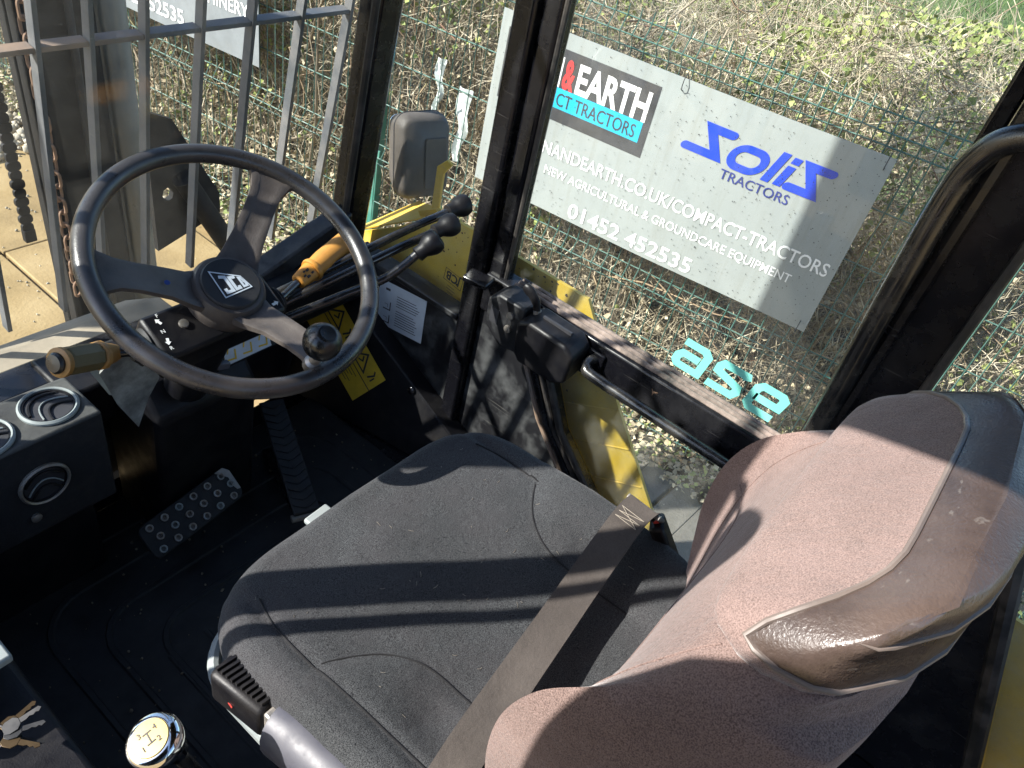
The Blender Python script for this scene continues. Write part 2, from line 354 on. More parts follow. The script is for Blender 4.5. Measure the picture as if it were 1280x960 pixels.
# boards laid beside the vehicle under the door
board_me = mesh_of('timber_board', MB().box(0, 1.42, .004, .148, -.05, .012)); board_me.materials.append(K['board'])
for j in range(14):
    o = bpy.data.objects.new('timber_board', board_me); COL.objects.link(o); o.parent = ground
    o.location = (.72 + random.uniform(-.05, .05), -.75 + j * .152, GZ + random.uniform(-.002, .006)); o.rotation_euler = (0, 0, -.06 + random.uniform(-.006, .006))
    bv = o.modifiers.new('bevel', 'BEVEL'); bv.width = .005; bv.segments = 2
# soil under the hedge and the field behind it
v = []; f = []; nt_, ns_ = 60, 22
for i in range(nt_):
    for j in range(ns_):
        t = -3 + 11 * i / (nt_ - 1); s = -.22 + 4.2 * j / (ns_ - 1)
        v.append(FP(t, GZ + .005 + .05 * math.sin(t * 5.1 + s * 3) * math.sin(s * 4.3 + t) + .05 * min(1, j / 3), s))
struct(part('hedge_bank', MB().grid([v[i * ns_:(i + 1) * ns_] for i in range(nt_)]), K['soil']))
fv = []
for i in range(40):
    fv.append([FP(-40 + 85 * i / 39, GZ + .02 + .012 * j * j / 9 + .05 * math.sin(i * 1.3 + j), 3.6 + 4.2 * j) for j in range(22)])
struct(part('field', MB().grid(fv), K['field']))

def tri_mesh(name, verts, faces, material, parent=None, kind=None):
    me = bpy.data.meshes.new(name); nv = len(verts); nf = len(faces); k = faces.shape[1]
    me.vertices.add(nv); me.vertices.foreach_set('co', verts.astype(np.float32).ravel())
    me.loops.add(nf * k); me.loops.foreach_set('vertex_index', faces.astype(np.int32).ravel())
    me.polygons.add(nf); me.polygons.foreach_set('loop_start', np.arange(0, nf * k, k, dtype=np.int32))
    try: me.polygons.foreach_set('loop_total', np.full(nf, k, dtype=np.int32))
    except Exception: pass
    me.update(calc_edges=True); me.materials.append(material)
    o = bpy.data.objects.new(name, me); COL.objects.link(o)
    if parent: o.parent = parent; o.location = -wloc(parent)
    if kind: o['kind'] = kind
    return o
# tall grass of the field edge (seen over the hedge)
n = 16000
bp = np.stack([rng.uniform(-6, 8, n), rng.uniform(4.2, 22, n)], 1)
base = F0[None] + FT[None] * bp[:, :1] + FN[None] * bp[:, 1:] + np.array([0, 0, 1.])[None] * (GZ + .02 + .0118 * ((bp[:, 1:] - 3.6) / 4.2) ** 2)
d = rng.normal(size=(n, 3)) * [.4, .4, .1] + [0, 0, 1]; d /= np.linalg.norm(d, axis=1)[:, None]
h = rng.uniform(.1, .28, (n, 1)); sd_ = rng.normal(size=(n, 3)) * [1, 1, 0]; sd_ /= np.linalg.norm(sd_, axis=1)[:, None]
vv = np.stack([base - sd_ * .012, base + sd_ * .012, base + d * h], 1).reshape(-1, 3)
o = tri_mesh('field_grass', vv, np.arange(3 * n).reshape(-1, 3), K['field'], kind='stuff'); tag(o, 'green grass of the field beyond the hedge', 'grass')

# gravel by the fence foot
ico = bmesh.new(); bmesh.ops.create_icosphere(ico, subdivisions=1, radius=1.); iv = np.array([q.co[:] for q in ico.verts]); iff = np.array([[q.index for q in g.verts] for g in ico.faces]); ico.free()
n = 5200
tt = rng.uniform(1.9, 7.2, n); ss = -rng.beta(1.2, 1.6, n) * np.where(tt > 4.3, .85, .20 + .1 * np.clip(tt - 3.4, 0, 1))
pos = F0[None] + FT[None] * tt[:, None] + FN[None] * ss[:, None]; pos[:, 2] = GZ + rng.uniform(0, .035, n)
r = rng.uniform(.008, .03, (n, 1, 1)) * rng.uniform(.6, 1.2, (n, 1, 3))
vv = (iv[None] * (1 + rng.uniform(-.22, .22, (n, 12, 1))) * r + pos[:, None]).reshape(-1, 3)
ff = (iff[None] + (np.arange(n) * 12)[:, None, None]).reshape(-1, 3)
o = tri_mesh('gravel', vv, ff, K['gravel'], kind='stuff'); tag(o, 'pale loose gravel along the foot of the fence', 'gravel')

n = 900
pos = np.stack([rng.uniform(-.2, 1.75, n), rng.uniform(1.4, 6.5, n), np.full(n, GZ + .003)], 1); r = rng.uniform(.002, .009, (n, 1, 1)) * rng.uniform(.5, 1.2, (n, 1, 3))
vv = (iv[None] * (1 + rng.uniform(-.25, .25, (n, 12, 1))) * r + pos[:, None]).reshape(-1, 3)
o = tri_mesh('scattered_grit', vv, (iff[None] + (np.arange(n) * 12)[:, None, None]).reshape(-1, 3), K['gravel'], kind='stuff'); tag(o, 'loose grit scattered over the tan concrete slabs', 'grit')

# ------------------------------------------------------------------ hedge: tangle of bare twigs with green and dead leaves
hedge = thing('hedge', 'tangled twiggy hedge with dead and green leaves behind the mesh fence', 'hedge', FP(2.5, GZ, .8))
def top_z(t, s): return .66 + .10 * np.sin(t * 2.1 + 1.3) + .08 * np.sin(t * 5.3 + s * 2) - .06 * s + .34 * np.clip((t - 1.2) / 2., 0, 1)
def hedge_pos(n, smax=2.4, pw=1.7):
    t = rng.uniform(-1.3, 7.2, n); s = .04 + smax * rng.random(n) ** pw
    zt = top_z(t, s); z = GZ + (zt - GZ) * rng.random(n) ** .8
    return t, s, z
def twigs(name, n, r0, r1, l0, l1, material, up=.35, smax=2.4, pos=None, wob=.3, segs=3):
    t, s, z = pos if pos else hedge_pos(n, smax)
    P = F0[None] + FT[None] * t[:, None] + FN[None] * s[:, None]; P[:, 2] = z
    d = rng.normal(size=(n, 3)); d[:, 2] += up; d /= np.linalg.norm(d, axis=1)[:, None]
    L = rng.uniform(l0, l1, n); R = rng.uniform(r0, r1, n); rings = []
    a = np.cross(d, rng.normal(size=(n, 3))); a /= np.linalg.norm(a, axis=1)[:, None]; b = np.cross(d, a)
    cur = P - d * (L / 2)[:, None]; dd = d.copy()
    s0 = (cur - F0) @ FN; bad = s0 < .03; cur[bad] += FN[None] * (.03 - s0[bad])[:, None]
    for k in range(segs + 1):
        rr = (R * (1 - .6 * k / segs))[:, None]
        rings.append(np.stack([cur + rr * (cos(q) * a + sin(q) * b) for q in (0, 2 * pi / 3, 4 * pi / 3)], 1))
        dd = dd + rng.normal(size=(n, 3)) * wob; dd /= np.linalg.norm(dd, axis=1)[:, None]
        cur = cur + dd * (L / segs)[:, None]
        # keep clear of the fence
        sd2 = (cur - F0) @ FN; bad = sd2 < .03; cur[bad] += FN[None] * (.03 - sd2[bad])[:, None]
        cur[:, 2] = np.maximum(cur[:, 2], GZ)
    vv = np.stack(rings, 1).reshape(n, -1, 3); m = vv.shape[1]; fl = []
    for k in range(segs):
        for q in range(3): fl.append((k * 3 + q, k * 3 + (q + 1) % 3, k * 3 + 3 + (q + 1) % 3, k * 3 + 3 + q))
    ff = (np.array(fl)[None] + (np.arange(n) * m)[:, None, None]).reshape(-1, 4)
    return tri_mesh(name, vv.reshape(-1, 3), ff, material, hedge, 'stuff')
twigs('twigs', 52000, .0010, .0032, .10, .38, K['twig'])
n = 420; t = rng.uniform(-1.2, 7.2, n); s = .1 + 1.6 * rng.random(n) ** 1.5
twigs('stems', n, .005, .014, 1.0, 1.9, K['stem'], up=2.2, pos=(t, s, GZ + .85 + rng.uniform(-.15, .25, n)), wob=.12, segs=6)
n = 5000; t = rng.uniform(-1.3, 7.2, n); s = .05 + 2.6 * rng.random(n) ** 1.2
twigs('shoots', n, .001, .0026, .2, .55, K['twig'], up=1.1, pos=(t, s, top_z(t, s) + rng.uniform(-.25, .02, n)))
n = 420; t = rng.uniform(-1.2, 7.2, n); s = .06 + 1.2 * rng.random(n) ** 1.6
twigs('bramble_canes', n, .0028, .0060, .9, 1.9, K['cane'], up=.5, pos=(t, s, GZ + rng.uniform(.3, 1.7, n)), wob=.28, segs=9)
def leaves(name, n, l0, l1, material, zlim=None, tb=None, smax=2.2, pw=1.6):
    t, s, z = hedge_pos(n, smax, pw)
    if zlim is not None:
        z = GZ + (zlim - GZ) * rng.random(n) ** 1.1
    if tb is not None:
        keep = np.sin(t * 2.3 + tb) * np.sin(z * 4.1 + t) + np.sin(t * 6.7 + s * 3 + z * 5) * .6 + rng.normal(size=n) * .25 > .1
        t, s, z = t[keep], s[keep], z[keep]; n = len(t)
    P = F0[None] + FT[None] * t[:, None] + FN[None] * s[:, None]; P[:, 2] = z
    a = rng.normal(size=(n, 3)); a /= np.linalg.norm(a, axis=1)[:, None]
    b = np.cross(a, rng.normal(size=(n, 3))); b /= np.linalg.norm(b, axis=1)[:, None]; c = np.cross(a, b)
    L = rng.uniform(l0, l1, (n, 1)); W = L * rng.uniform(.3, .5, (n, 1))
    vv = np.stack([P - a * L / 2, P + b * W + c * L * .12, P + a * L / 2, P - b * W + c * L * .12], 1).reshape(-1, 3)
    k = np.arange(n)[:, None] * 4
    ff = np.concatenate([k + [0, 1, 2], k + [0, 2, 3]])
    return tri_mesh(name, vv, ff, material, hedge, 'stuff')
def litter(name, n, l0, l1, material, s0, s1):
    t = rng.uniform(-1.6, 7.2, n); s_ = rng.uniform(s0, s1, n)
    P = F0[None] + FT[None] * t[:, None] + FN[None] * s_[:, None]; P[:, 2] = GZ + .055 + rng.random(n) ** 2 * .12
    a = rng.normal(size=(n, 3)) * [1, 1, .5]; a /= np.linalg.norm(a, axis=1)[:, None]
    b = np.cross(a, rng.normal(size=(n, 3)) * [.5, .5, 1]); b /= np.linalg.norm(b, axis=1)[:, None]; c = np.cross(a, b)
    L = rng.uniform(l0, l1, (n, 1)); W = L * rng.uniform(.3, .5, (n, 1))
    vv = np.stack([P - a * L / 2, P + b * W + c * L * .15, P + a * L / 2, P - b * W + c * L * .15], 1).reshape(-1, 3); k = np.arange(n)[:, None] * 4
    return tri_mesh(name, vv, np.concatenate([k + [0, 1, 2], k + [0, 2, 3]]), material, hedge, 'stuff')
litter('leaf_litter', 16000, .012, .04, K['dead'], -.26, .5); litter('ivy_leaves', 6000, .012, .038, K['leaf'], -.24, .35)
leaves('green_leaves', 75000, .012, .034, K['leaf'], tb=.4)
def top_leaves(n):
    t = rng.uniform(-1.3, 7.2, n); s_ = .05 + 2.5 * rng.random(n); keep = np.sin(t * 3.1 + s_ * 2.3) + np.sin(t * 7.3 - s_ * 4) * .7 + rng.normal(size=n) * .4 > -.1; t, s_ = t[keep], s_[keep]; n = len(t)
    P = F0[None] + FT[None] * t[:, None] + FN[None] * s_[:, None]; P[:, 2] = top_z(t, s_) - rng.random(n) ** 1.5 * .35 + .03
    a = rng.normal(size=(n, 3)); a /= np.linalg.norm(a, axis=1)[:, None]
    b = np.cross(a, rng.normal(size=(n, 3))); b /= np.linalg.norm(b, axis=1)[:, None]; c = np.cross(a, b)
    L = rng.uniform(.012, .036, (n, 1)); W = L * rng.uniform(.3, .5, (n, 1))
    vv = np.stack([P - a * L / 2, P + b * W + c * L * .15, P + a * L / 2, P - b * W + c * L * .15], 1).reshape(-1, 3); k = np.arange(n)[:, None] * 4
    return tri_mesh('top_leaves', vv, np.concatenate([k + [0, 1, 2], k + [0, 2, 3]]), K['leaf'], hedge, 'stuff')
top_leaves(42000)
leaves('dead_leaves', 38000, .010, .030, K['dead'])
leaves('fallen_leaves', 14000, .015, .042, K['dead'], zlim=-.55, smax=.9, pw=1.3)

# ------------------------------------------------------------------ mesh fence
fence = thing('mesh_fence', 'green welded wire mesh fence in front of the hedge', 'fence', FP(2.2, GZ, 0))
folds = [.565, -.345, -1.0]
def apex(z):
    for c in folds:
        if abs(z - c) < .05: return -.035 * (1 - abs(z - c) / .05)
    return 0.
zs = sorted(set([.655] + [c + q for c in folds for q in (.05, 0, -.05)] + [GZ + .02]), reverse=True)
hz = [.62, .565, .515, .31, .105, -.095, -.295, -.345, -.395, -.595, -.795, -.95, -1.0]
posts = [-2.9, -.36, 2.18, 4.72, 7.26]
for a, b in zip(posts[:-1], posts[1:]):
    mb = MB(); k = round(a / .05) * .05 + .05
    while k < b - .02:
        mb.tube([FP(k, z, apex(z)) for z in zs], .0026, 4, cap=False); k += .05
    for z in hz:
        if abs(z - .62) < .01: z = .615
        mb.tube([FP(a + .03, z, apex(z) + .005), FP(b - .03, z, apex(z) + .005)], .003, 4, cap=False)
    part('mesh_panel', mb, K['wire'], fence)
for p in posts:
    mb = MB().obox(FP(p, (GZ + .68) / 2, .035), FT, FN, (0, 0, 1), .03, .022, (.68 - GZ) / 2)
    po = part('post', mb, K['post'], fence, bevel=.004)
    for z in (.5, -.35, -.9): part('clamp', MB().obox(FP(p, z, .008), FT, FN, (0, 0, 1), .045, .006, .02), K['post'], po, bevel=.002)

# ------------------------------------------------------------------ sign boards tied to the fence
U = -FT; Zv = V(0, 0, 1); NN = -FN
def bow(t, z): return -.010 * math.sin(pi * (t - .05) / 1.52) + .0025 * math.sin(7 * t + 3 * z)
def bowed(mb): return mb.xf(lambda p: p + FN * bow(np.dot(p - F0, FT), p[2]))
def lettering(name, mb, material, parent, t, z, lift=.0022, s=-.052):
    place2d(mb, FP(t, z, s), U, Zv, NN, lift); return part(name, bowed(mb), material, parent, smooth=False)
def sheet(t0, t1, z0, z1):
    a_ = [[FP(t, z, -.052) for z in np.linspace(z0, z1, 10)] for t in np.linspace(t0, t1, 32)]; b_ = [[p + FN * .004 for p in r[::-1]] for r in a_]
    return bowed(MB().grid([x + y for x, y in zip(a_, b_)], cv=True))
sign = thing('sign_board', 'large white tractor dealer sign with blue logo tied to the fence', 'sign', FP(.8, -.2, -.05))
sb = part('board', sheet(.047, 1.572, -.2, .503), K['signw'], sign, smooth=False)
q = [(0, 0), (.67, 0), (.67, .272), (0, .272)]
def rectmb(x0, y0, x1, y1): return MB().grid([[(x, y, 0) for y in np.linspace(y0, y1, 7)] for x in np.linspace(x0, x1, 17)])
lettering('logo_panel', rectmb(0, 0, .66, .272), K['signblack'], sign, 1.534, .174, .001)
lettering('logo_stripe', rectmb(0, 0, .60, .078), K['signcyan'], sign, 1.503, .224, .002)
lettering('logo_text', text2d('N', .108, .046, .03), K['signtext'], sign, 1.318, .308, .0022)
lettering('ampersand', text2d('&', .108, .052, .035), K['signred'], sign, 1.264, .308, .0022)
lettering('logo_text', text2d('EARTH', .108, .305, .03), K['signtext'], sign, 1.204, .308, .0022)
lettering('stripe_text', text2d('CT TRACTORS', .05, .345, .0), K['signblack'], sign, 1.27, .236, .0032)
lettering('web_address', text2d('NANDEARTH.CO.UK/COMPACT-TRACTORS', .052, 1.21, .008), K['signtext'], sign, 1.282, .036)
lettering('trade_line', text2d('NEW AGRICULTURAL & GROUNDCARE EQUIPMENT', .036, 1.075, .004), K['signtext'], sign, 1.252, -.044)
lettering('phone_number', text2d('01452 452535', .064, .565, .014), K['signtext'], sign, 1.103, -.181)
# slanted blue logo: S o l i S
sl = .34
def shear(mb): return mb.xf(lambda p: V(p[0] + sl * p[1], p[1], 0))
lo = MB().join(shear(strip([(.118, .106), (.036, .106), (.112, .014), (-.008, .014)], .030, rnd=True)))
lo.join(shear(strip(rrect(.112, .076, .037, 6, (.215, .047)), .027, True)))
lo.join(shear(strip([(.310, 0), (.310, .120)], .029)))
lo.join(shear(strip([(.354, .002), (.354, .082)], .029))); lo.join(shear(strip([(.354, .092), (.354, .116)], .029)))
lo.join(shear(strip([(.352 + .128, .106), (.352 + .050, .106), (.352 + .122, .014), (.352 + .034, .014)], .030, rnd=True)))
lettering('logo_word', lo, K['signblue'], sign, .722, .277)
lettering('logo_subtitle', text2d('TRACTORS', .036, .262, .004), K['signnavy'], sign, .566, .226)
for t, zc in ((.07, .49), (.8, .49), (1.5, .49), (.075, -.19), (1.5, -.19)):
    part('cable_tie', MB().tube([FP(t, zc + .03 * sin(a), -.06 + .022 * cos(a)) for a in np.linspace(0, 2 * pi, 10)], .0018, 5), K['ink'], sign)
# specks of dirt on the board
mb = MB()
for k in range(1000):
    t, z = random.uniform(.06, 1.56), random.uniform(-.19, .49); r = random.uniform(.0009, .0026)
    mb.add([FP(t - r, z, -.0526), FP(t, z - r, -.0526), FP(t + r, z, -.0526), FP(t, z + r, -.0526)], [(0, 1, 2, 3)])
part('dirt_specks', bowed(mb.xf(lambda p: p + NN * .003)), K['ink'], sign, smooth=False, kind='stuff')

sign2 = thing('sign_board', 'grey sign with white phone number seen through the windscreen guard', 'sign', FP(3.6, -.2, -.05))
part('board', sheet(2.86, 4.385, -.172, .503), K['signg'], sign2, smooth=False)
lettering('phone_number', text2d('01452 452535', .07, .58, .014), K['signtext'], sign2, 3.93, -.128)
lettering('trade_line', text2d('MACHINERY', .062, .42, .012), K['signtext'], sign2, 3.34, .034)

K['film'] = mat('white_film', (.6, .66, .64), .4, dust=.3, dust_col=(.4, .45, .42), dscale=30)
for (t0, z0, w_, h_, lb) in ((1.86, .20, .05, .26, 'long pale plastic strip caught on the fence mesh'), (1.72, .12, .075, .33, 'wide crumpled plastic scrap hanging beside the white sign'), (1.83, -.22, .06, .16, 'short plastic scrap caught low on the fence beside the mirror')):
    rows = [[FP(t0 + (u - .5) * w_ * (1 - .6 * v_) + .01 * sin(v_ * 9), z0 - v_ * h_, .012 + .008 * sin(u * 7 + v_ * 13)) for u in np.linspace(0, 1, 6)] for v_ in np.linspace(0, 1, 12)]
    rows2 = [[p + FN * .001 for p in r[::-1]] for r in rows]
    o = part('plastic_scrap', MB().grid([a + b for a, b in zip(rows, rows2)], cv=True), K['film']); tag(o, lb, 'plastic scrap')

# ================================================================== CAB OF THE FORKLIFT
cab = thing('forklift_cab', 'black dusty forklift cab with pillars, panels and windscreen around the seat', 'cab', (0, .3, 0))
part('floor_plate', MB().box(-.58, .58, -.72, 1.14, -.06, -.004), K['frame'], cab)
def lean(z): return 1.13 - (z - .45) * .10
mat_o = part('floor_mat', MB().box(-.42, .415, -.1, 1.08, -.004, .006), K['rubber'], cab, bevel=.004)
for k in range(5):                                              # raised nested ribs of the mat
    a = rrect(.74 - .13 * k, .98 - .15 * k, .10 - .012 * k, 6, (-.02, .52))
    part('mat_rib', MB().tube([(x, y, .0045) for x, y in a], .0075, 6, closed=True, flat=.8), K['rubber'], mat_o)
for k in range(6): part('mat_rib', MB().tube([(-.2 + .07 * k, .34, .005), (-.2 + .07 * k, .72, .005)], .006, 6, flat=.7), K['rubber'], mat_o)
n = 260
dp = np.stack([rng.uniform(-.42, .40, n), rng.uniform(.15, 1.05, n), np.full(n, .0085)], 1); dr = rng.uniform(.0008, .0035, (n, 1, 1)) * rng.uniform(.6, 1.2, (n, 1, 3))
vv = (iv[None] * (1 + rng.uniform(-.25, .25, (n, 12, 1))) * dr + dp[:, None]).reshape(-1, 3)
tri_mesh('floor_grit', vv, (iff[None] + (np.arange(n) * 12)[:, None, None]).reshape(-1, 3), K['soilgrit'], cab, 'stuff')
part('roof', MB().box(-.542, .60, -.75, .86, 1.51, 1.58), K['frame'], cab, bevel=.01)
part('windscreen_header', MB().box(-.60, .60, lean(1.51) - .006, lean(1.51) + .014, 1.51, 1.535), K['frame'], cab, bevel=.008)
for sx_ in (1, -1): part('roof_rail', MB().box(.56 * sx_ - .03, .56 * sx_ + .03, .862, lean(1.51) - .022, 1.51, 1.57), K['frame'], cab, bevel=.006)
part('roof_window', MB().box(-.53, .53, .862, lean(1.51) - .022, 1.54, 1.546), K['glass'], cab, smooth=False)
part('firewall', MB().box(-.58, .58, 1.155, 1.175, 0, .315), K['panel'], cab)
part('windscreen_sill', MB().box(-.52, .52, 1.085, 1.16, .315, .352), K['frame'], cab, bevel=.006)
part('rear_wall', MB().box(-.58, .58, -.72, -.70, 0, .55), K['panel'], cab)
def slab4(a, b, c, d, vec): return MB().prism([a, b, c, d], vec)
for sx_ in (1, -1):
    x0 = .52 * sx_
    part('front_pillar', MB().prism([(x0, lean(0) - .028, 0), (x0, lean(0) + .03, 0), (x0, lean(1.51) + .03, 1.51), (x0, lean(1.51) - .028, 1.51)], (.06 * sx_, 0, 0)), K['frame'], cab, bevel=.007)
    part('pillar_seal', MB().tube([(.515 * sx_, lean(.36) - .02, .36), (.515 * sx_, lean(1.5) - .02, 1.5)], .008, 8), K['seal'], cab)
part('door_pillar', MB().box(.532, .585, .74, .782, 0, 1.51), K['frame'], cab, bevel=.008)
part('door_pillar', MB().box(-.565, -.545, .727, .796, 0, 1.51), K['frame'], cab, bevel=.004)
part('grab_rail', MB().tube([(-.555, .735, .50), (-.55, .70, .50), (-.55, .6875, .52), (-.55, .6875, .9), (-.55, .6875, 1.38), (-.55, .70, 1.40), (-.555, .735, 1.40)], .0097, 10), K['frame'], cab)
part('rear_pillar', MB().box(.545, .60, -.038, .055, 0, 1.51), K['frame'], cab, bevel=.008)
part('rear_pillar', MB().box(-.60, -.53, -.70, -.60, 0, 1.51), K['frame'], cab, bevel=.008)
part('rear_pillar', MB().box(.53, .60, -.70, -.62, .12, 1.51), K['frame'], cab, bevel=.008)
for y, r in ((.048, .012), (-.030, .007)):
    part('pillar_seal', MB().tube([(.538, y, .05), (.538, y, 1.5)], r, 8), K['seal'] if r < .008 else K['frame'], cab)
# tubular hand rail on the rear pillar, bent inwards at the top
hp = [(.525, .062, .30), (.522, .064, .6), (.520, .072, .84), (.518, .075, 1.0), (.512, .066, 1.055), (.505, .045, 1.085), (.50, .01, 1.10), (.50, -.08, 1.105)]
def smooth_path(P, n=5):
    P = [np.array(p, float) for p in P]; out = []
    for i in range(len(P) - 1):
        p0, p1, p2, p3 = P[max(i - 1, 0)], P[i], P[i + 1], P[min(i + 2, len(P) - 1)]
        for k in range(n):
            t = k / n; out.append(.5 * ((2 * p1) + (-p0 + p2) * t + (2 * p0 - 5 * p1 + 4 * p2 - p3) * t * t + (-p0 + 3 * p1 - 3 * p2 + p3) * t ** 3))
    out.append(P[-1]); return out
part('hand_rail', MB().tube(smooth_path(hp), .0165, 14), K['rod'], cab)
# right hand side panels
part('side_panel', MB().box(.55, .575, .783, 1.11, 0, .362), K['panel'], cab, bevel=.003)
part('window_ledge', MB().box(.535, .58, .783, 1.10, .362, .376), K['panel'], cab, bevel=.003)
part('side_panel', MB().prism([(.552, .738, 0), (.552, .738, .43), (.552, .65, .43), (.552, .546, .252), (.552, .446, .139), (.552, .36, .0)], (.02, 0, 0)), K['panel'], cab)
part('side_panel', MB().prism([(.55, .055, 0), (.55, .055, .60), (.55, -.20, .62), (.55, -.24, .61), (.55, -.255, .58), (.55, -.43, .15), (.55, -.49, 0)], (.02, 0, 0)), K['frame'], cab)
part('wheel_arch_frame', MB().tube([(.545, -.03, .612), (.545, -.22, .622), (.545, -.255, .58), (.545, -.43, .15), (.545, -.49, .0)], .014, 8), K['seal'], cab)
part('side_panel', MB().box(-.575, -.55, .80, 1.11, 0, .40), K['panel'], cab)
SP = [V(0.5050, 1.1561, 0.3065), V(0.5050, 0.6475, 0.0548), V(0.4788, 0.6746, 0.0000), V(0.3586, 1.3077, 0.0000)]; SN = V(-0.9193, -0.1746, 0.3528)
part('side_console', MB().prism(SP, -SN * .012), K['dark'], cab, bevel=.004)
part('console_ridge', MB().prism([SP[0], SP[1], SP[1] + V(.045, 0, -.002), SP[0] + V(.045, 0, -.002)], (0, 0, -.008)), K['dark'], cab, bevel=.003)
for q_ in (V(0.5007, 0.8441, 0.1409), V(0.4928, 1.1039, 0.2488)): part('bolt', MB().lathe([(.009, 0), (.009, .004), (.006, .006)], q_, SN, 10), K['frame'], cab)
part('dash_shelf', MB().prism([(.135, 1.03, .29), (.135, 1.03, .36), (.135, 1.075, .385), (.135, 1.15, .385), (.135, 1.15, .29)], (.385, 0, 0)), K['dark'], cab, bevel=.006)
part('dash_shelf', MB().box(-.148, -.072, 1.03, 1.15, .27, .36), K['dark'], cab, bevel=.006)
# yellow warning labels and instruction sheet
ud, vd = nrm(V(-0.0125, -0.1871, -0.1252)), nrm(V(0.0329, -0.0448, 0.0636))
o0 = V(0.4617, 1.1481, 0.1896) + SN * .001
LW, LH = 0.2254, .108
o0 = o0 - vd * .016
dec = part('warning_label', MB().prism([o0, o0 + ud * LW, o0 + ud * LW + vd * LH, o0 + vd * LH], SN * -.0008), K['yellowdec'], cab, smooth=False)
NX = V(-1, 0, 0)
def decal(name, mb, m, par, org, u, v, n, d): return part(name, place2d(mb, org, u, v, n, d), m, par, smooth=False)
g = MB()
g.join(strip([(0, .066), (.196, .066)], .003)); g.join(strip([(.098, .003), (.098, .0635)], .003)); g.join(strip([(.098, .0685), (.098, .129)], .003))
for cx, cy in ((.035, .1), (.135, .1)):
    g.join(strip([(cx - .024, cy - .02), (cx + .024, cy - .02), (cx, cy + .024)], .0045, True))
    g.join(strip([(cx - .006, cy - .010), (cx + .004, cy - .002), (cx - .003, cy + .010)], .004))
    g.join(strip([(cx + .036, cy - .016), (cx + .042, cy + .006), (cx + .036, cy + .016)], .004)); g.join(strip([(cx + .046, cy - .016), (cx + .046, cy + .002)], .003))
for k in range(5): g.join(strip([(.108, .052 - .009 * k), (.108 + .05 - .007 * (k % 3), .052 - .009 * k)], .0022))
decal('label_print', g, K['ink'], dec, o0, ud * LW / .196, vd * LH / .132, SN, .0006)
o1 = V(.5486, 1.05, .206)
us, vs = V(0, -1, 0), V(0, 0, 1)
ush = V(0, -.172, .026)
sheet = part('instruction_sheet', MB().prism([o1, o1 + ush, o1 + ush + V(0, 0, .118), o1 + V(0, 0, .122)], (.0008, 0, 0)), K['whitedec'], cab, smooth=False)
g = MB()
uu = nrm(ush)
for cx in (.016, .058):
    for cy in (.022, .058):
        g.join(strip([(cx - .010, cy - .010), (cx + .012, cy - .010), (cx + .012, cy + .012)], .003)); g.join(strip([(cx - .006, cy + .004), (cx + .004, cy + .004), (cx + .004, cy - .004)], .0012))
g.join(strip([(.018, .098), (.032, .098), (.025, .110)], .0014, True)); g.join(strip([(.052, .102), (.066, .102)], .006))
for k in range(13):
    if k != 5: g.join(strip([(.088, .094 - .0066 * k), (.088 + random.uniform(.055, .074), .094 - .0066 * k)], .0018))
decal('sheet_print', g, K['ink'], sheet, o1, uu, vs, NX, .0008)
# windscreen and quarter glass
part('windscreen', MB().prism([(-.52, lean(.35), .35), (.52, lean(.35), .35), (.52, lean(1.51), 1.51), (-.52, lean(1.51), 1.51)], (0, .006, .0006)), K['glassw'], cab, smooth=False)
qg = part('quarter_window', MB().prism([(.562, .783, .376), (.562, lean(.376) - .03, .376), (.562, lean(1.5) - .03, 1.5), (.562, .783, 1.5)], (.005, 0, 0)), K['glass'], cab, smooth=False)
g = MB().join(text2d('JCB', .021, .042, .03)); g.xf(lambda p: V(.042 - p[0], .021 - p[1], 0)); g.join(strip([(-.004, -.004), (.046, -.004), (.046, .025), (-.004, .025)], .0014, True))
g.join(strip([(.01, -.013), (.03, -.013)], .0012)); g.join(strip([(.008, -.02), (.034, -.02)], .0012)); g.join(strip([(.012, -.027), (.03, -.027)], .0012))
decal('glass_mark', g, K['ink'], qg, V(.5606, .848, .425), V(0, -.97, -.12), V(0, -.10, .97), NX, .0006)
part('rear_window', MB().prism([(.572, -.038, .62), (.572, -.038, 1.5), (.572, -.62, 1.5), (.572, -.62, 0.12), (.572, -.46, .12), (.572, -.25, .62)], (.005, 0, 0)), K['glassl'], cab, smooth=False)
# dark lower frame of the windscreen at the right
part('windscreen_corner', MB().prism([(.26, 1.09, .352), (.52, 1.09, .43), (.52, 1.09, .47), (.45, 1.09, .452), (.26, 1.09, .392)], (0, .05, 0)), K['panel'], cab, bevel=.005)

part('cowl', MB().prism([(-.56, 1.176, .27), (-.56, 1.176, .305), (-.56, 1.26, .300), (-.56, 1.40, .21), (-.56, 1.40, .17)], (.72, 0, 0)), K['cowl'], cab, bevel=.004)
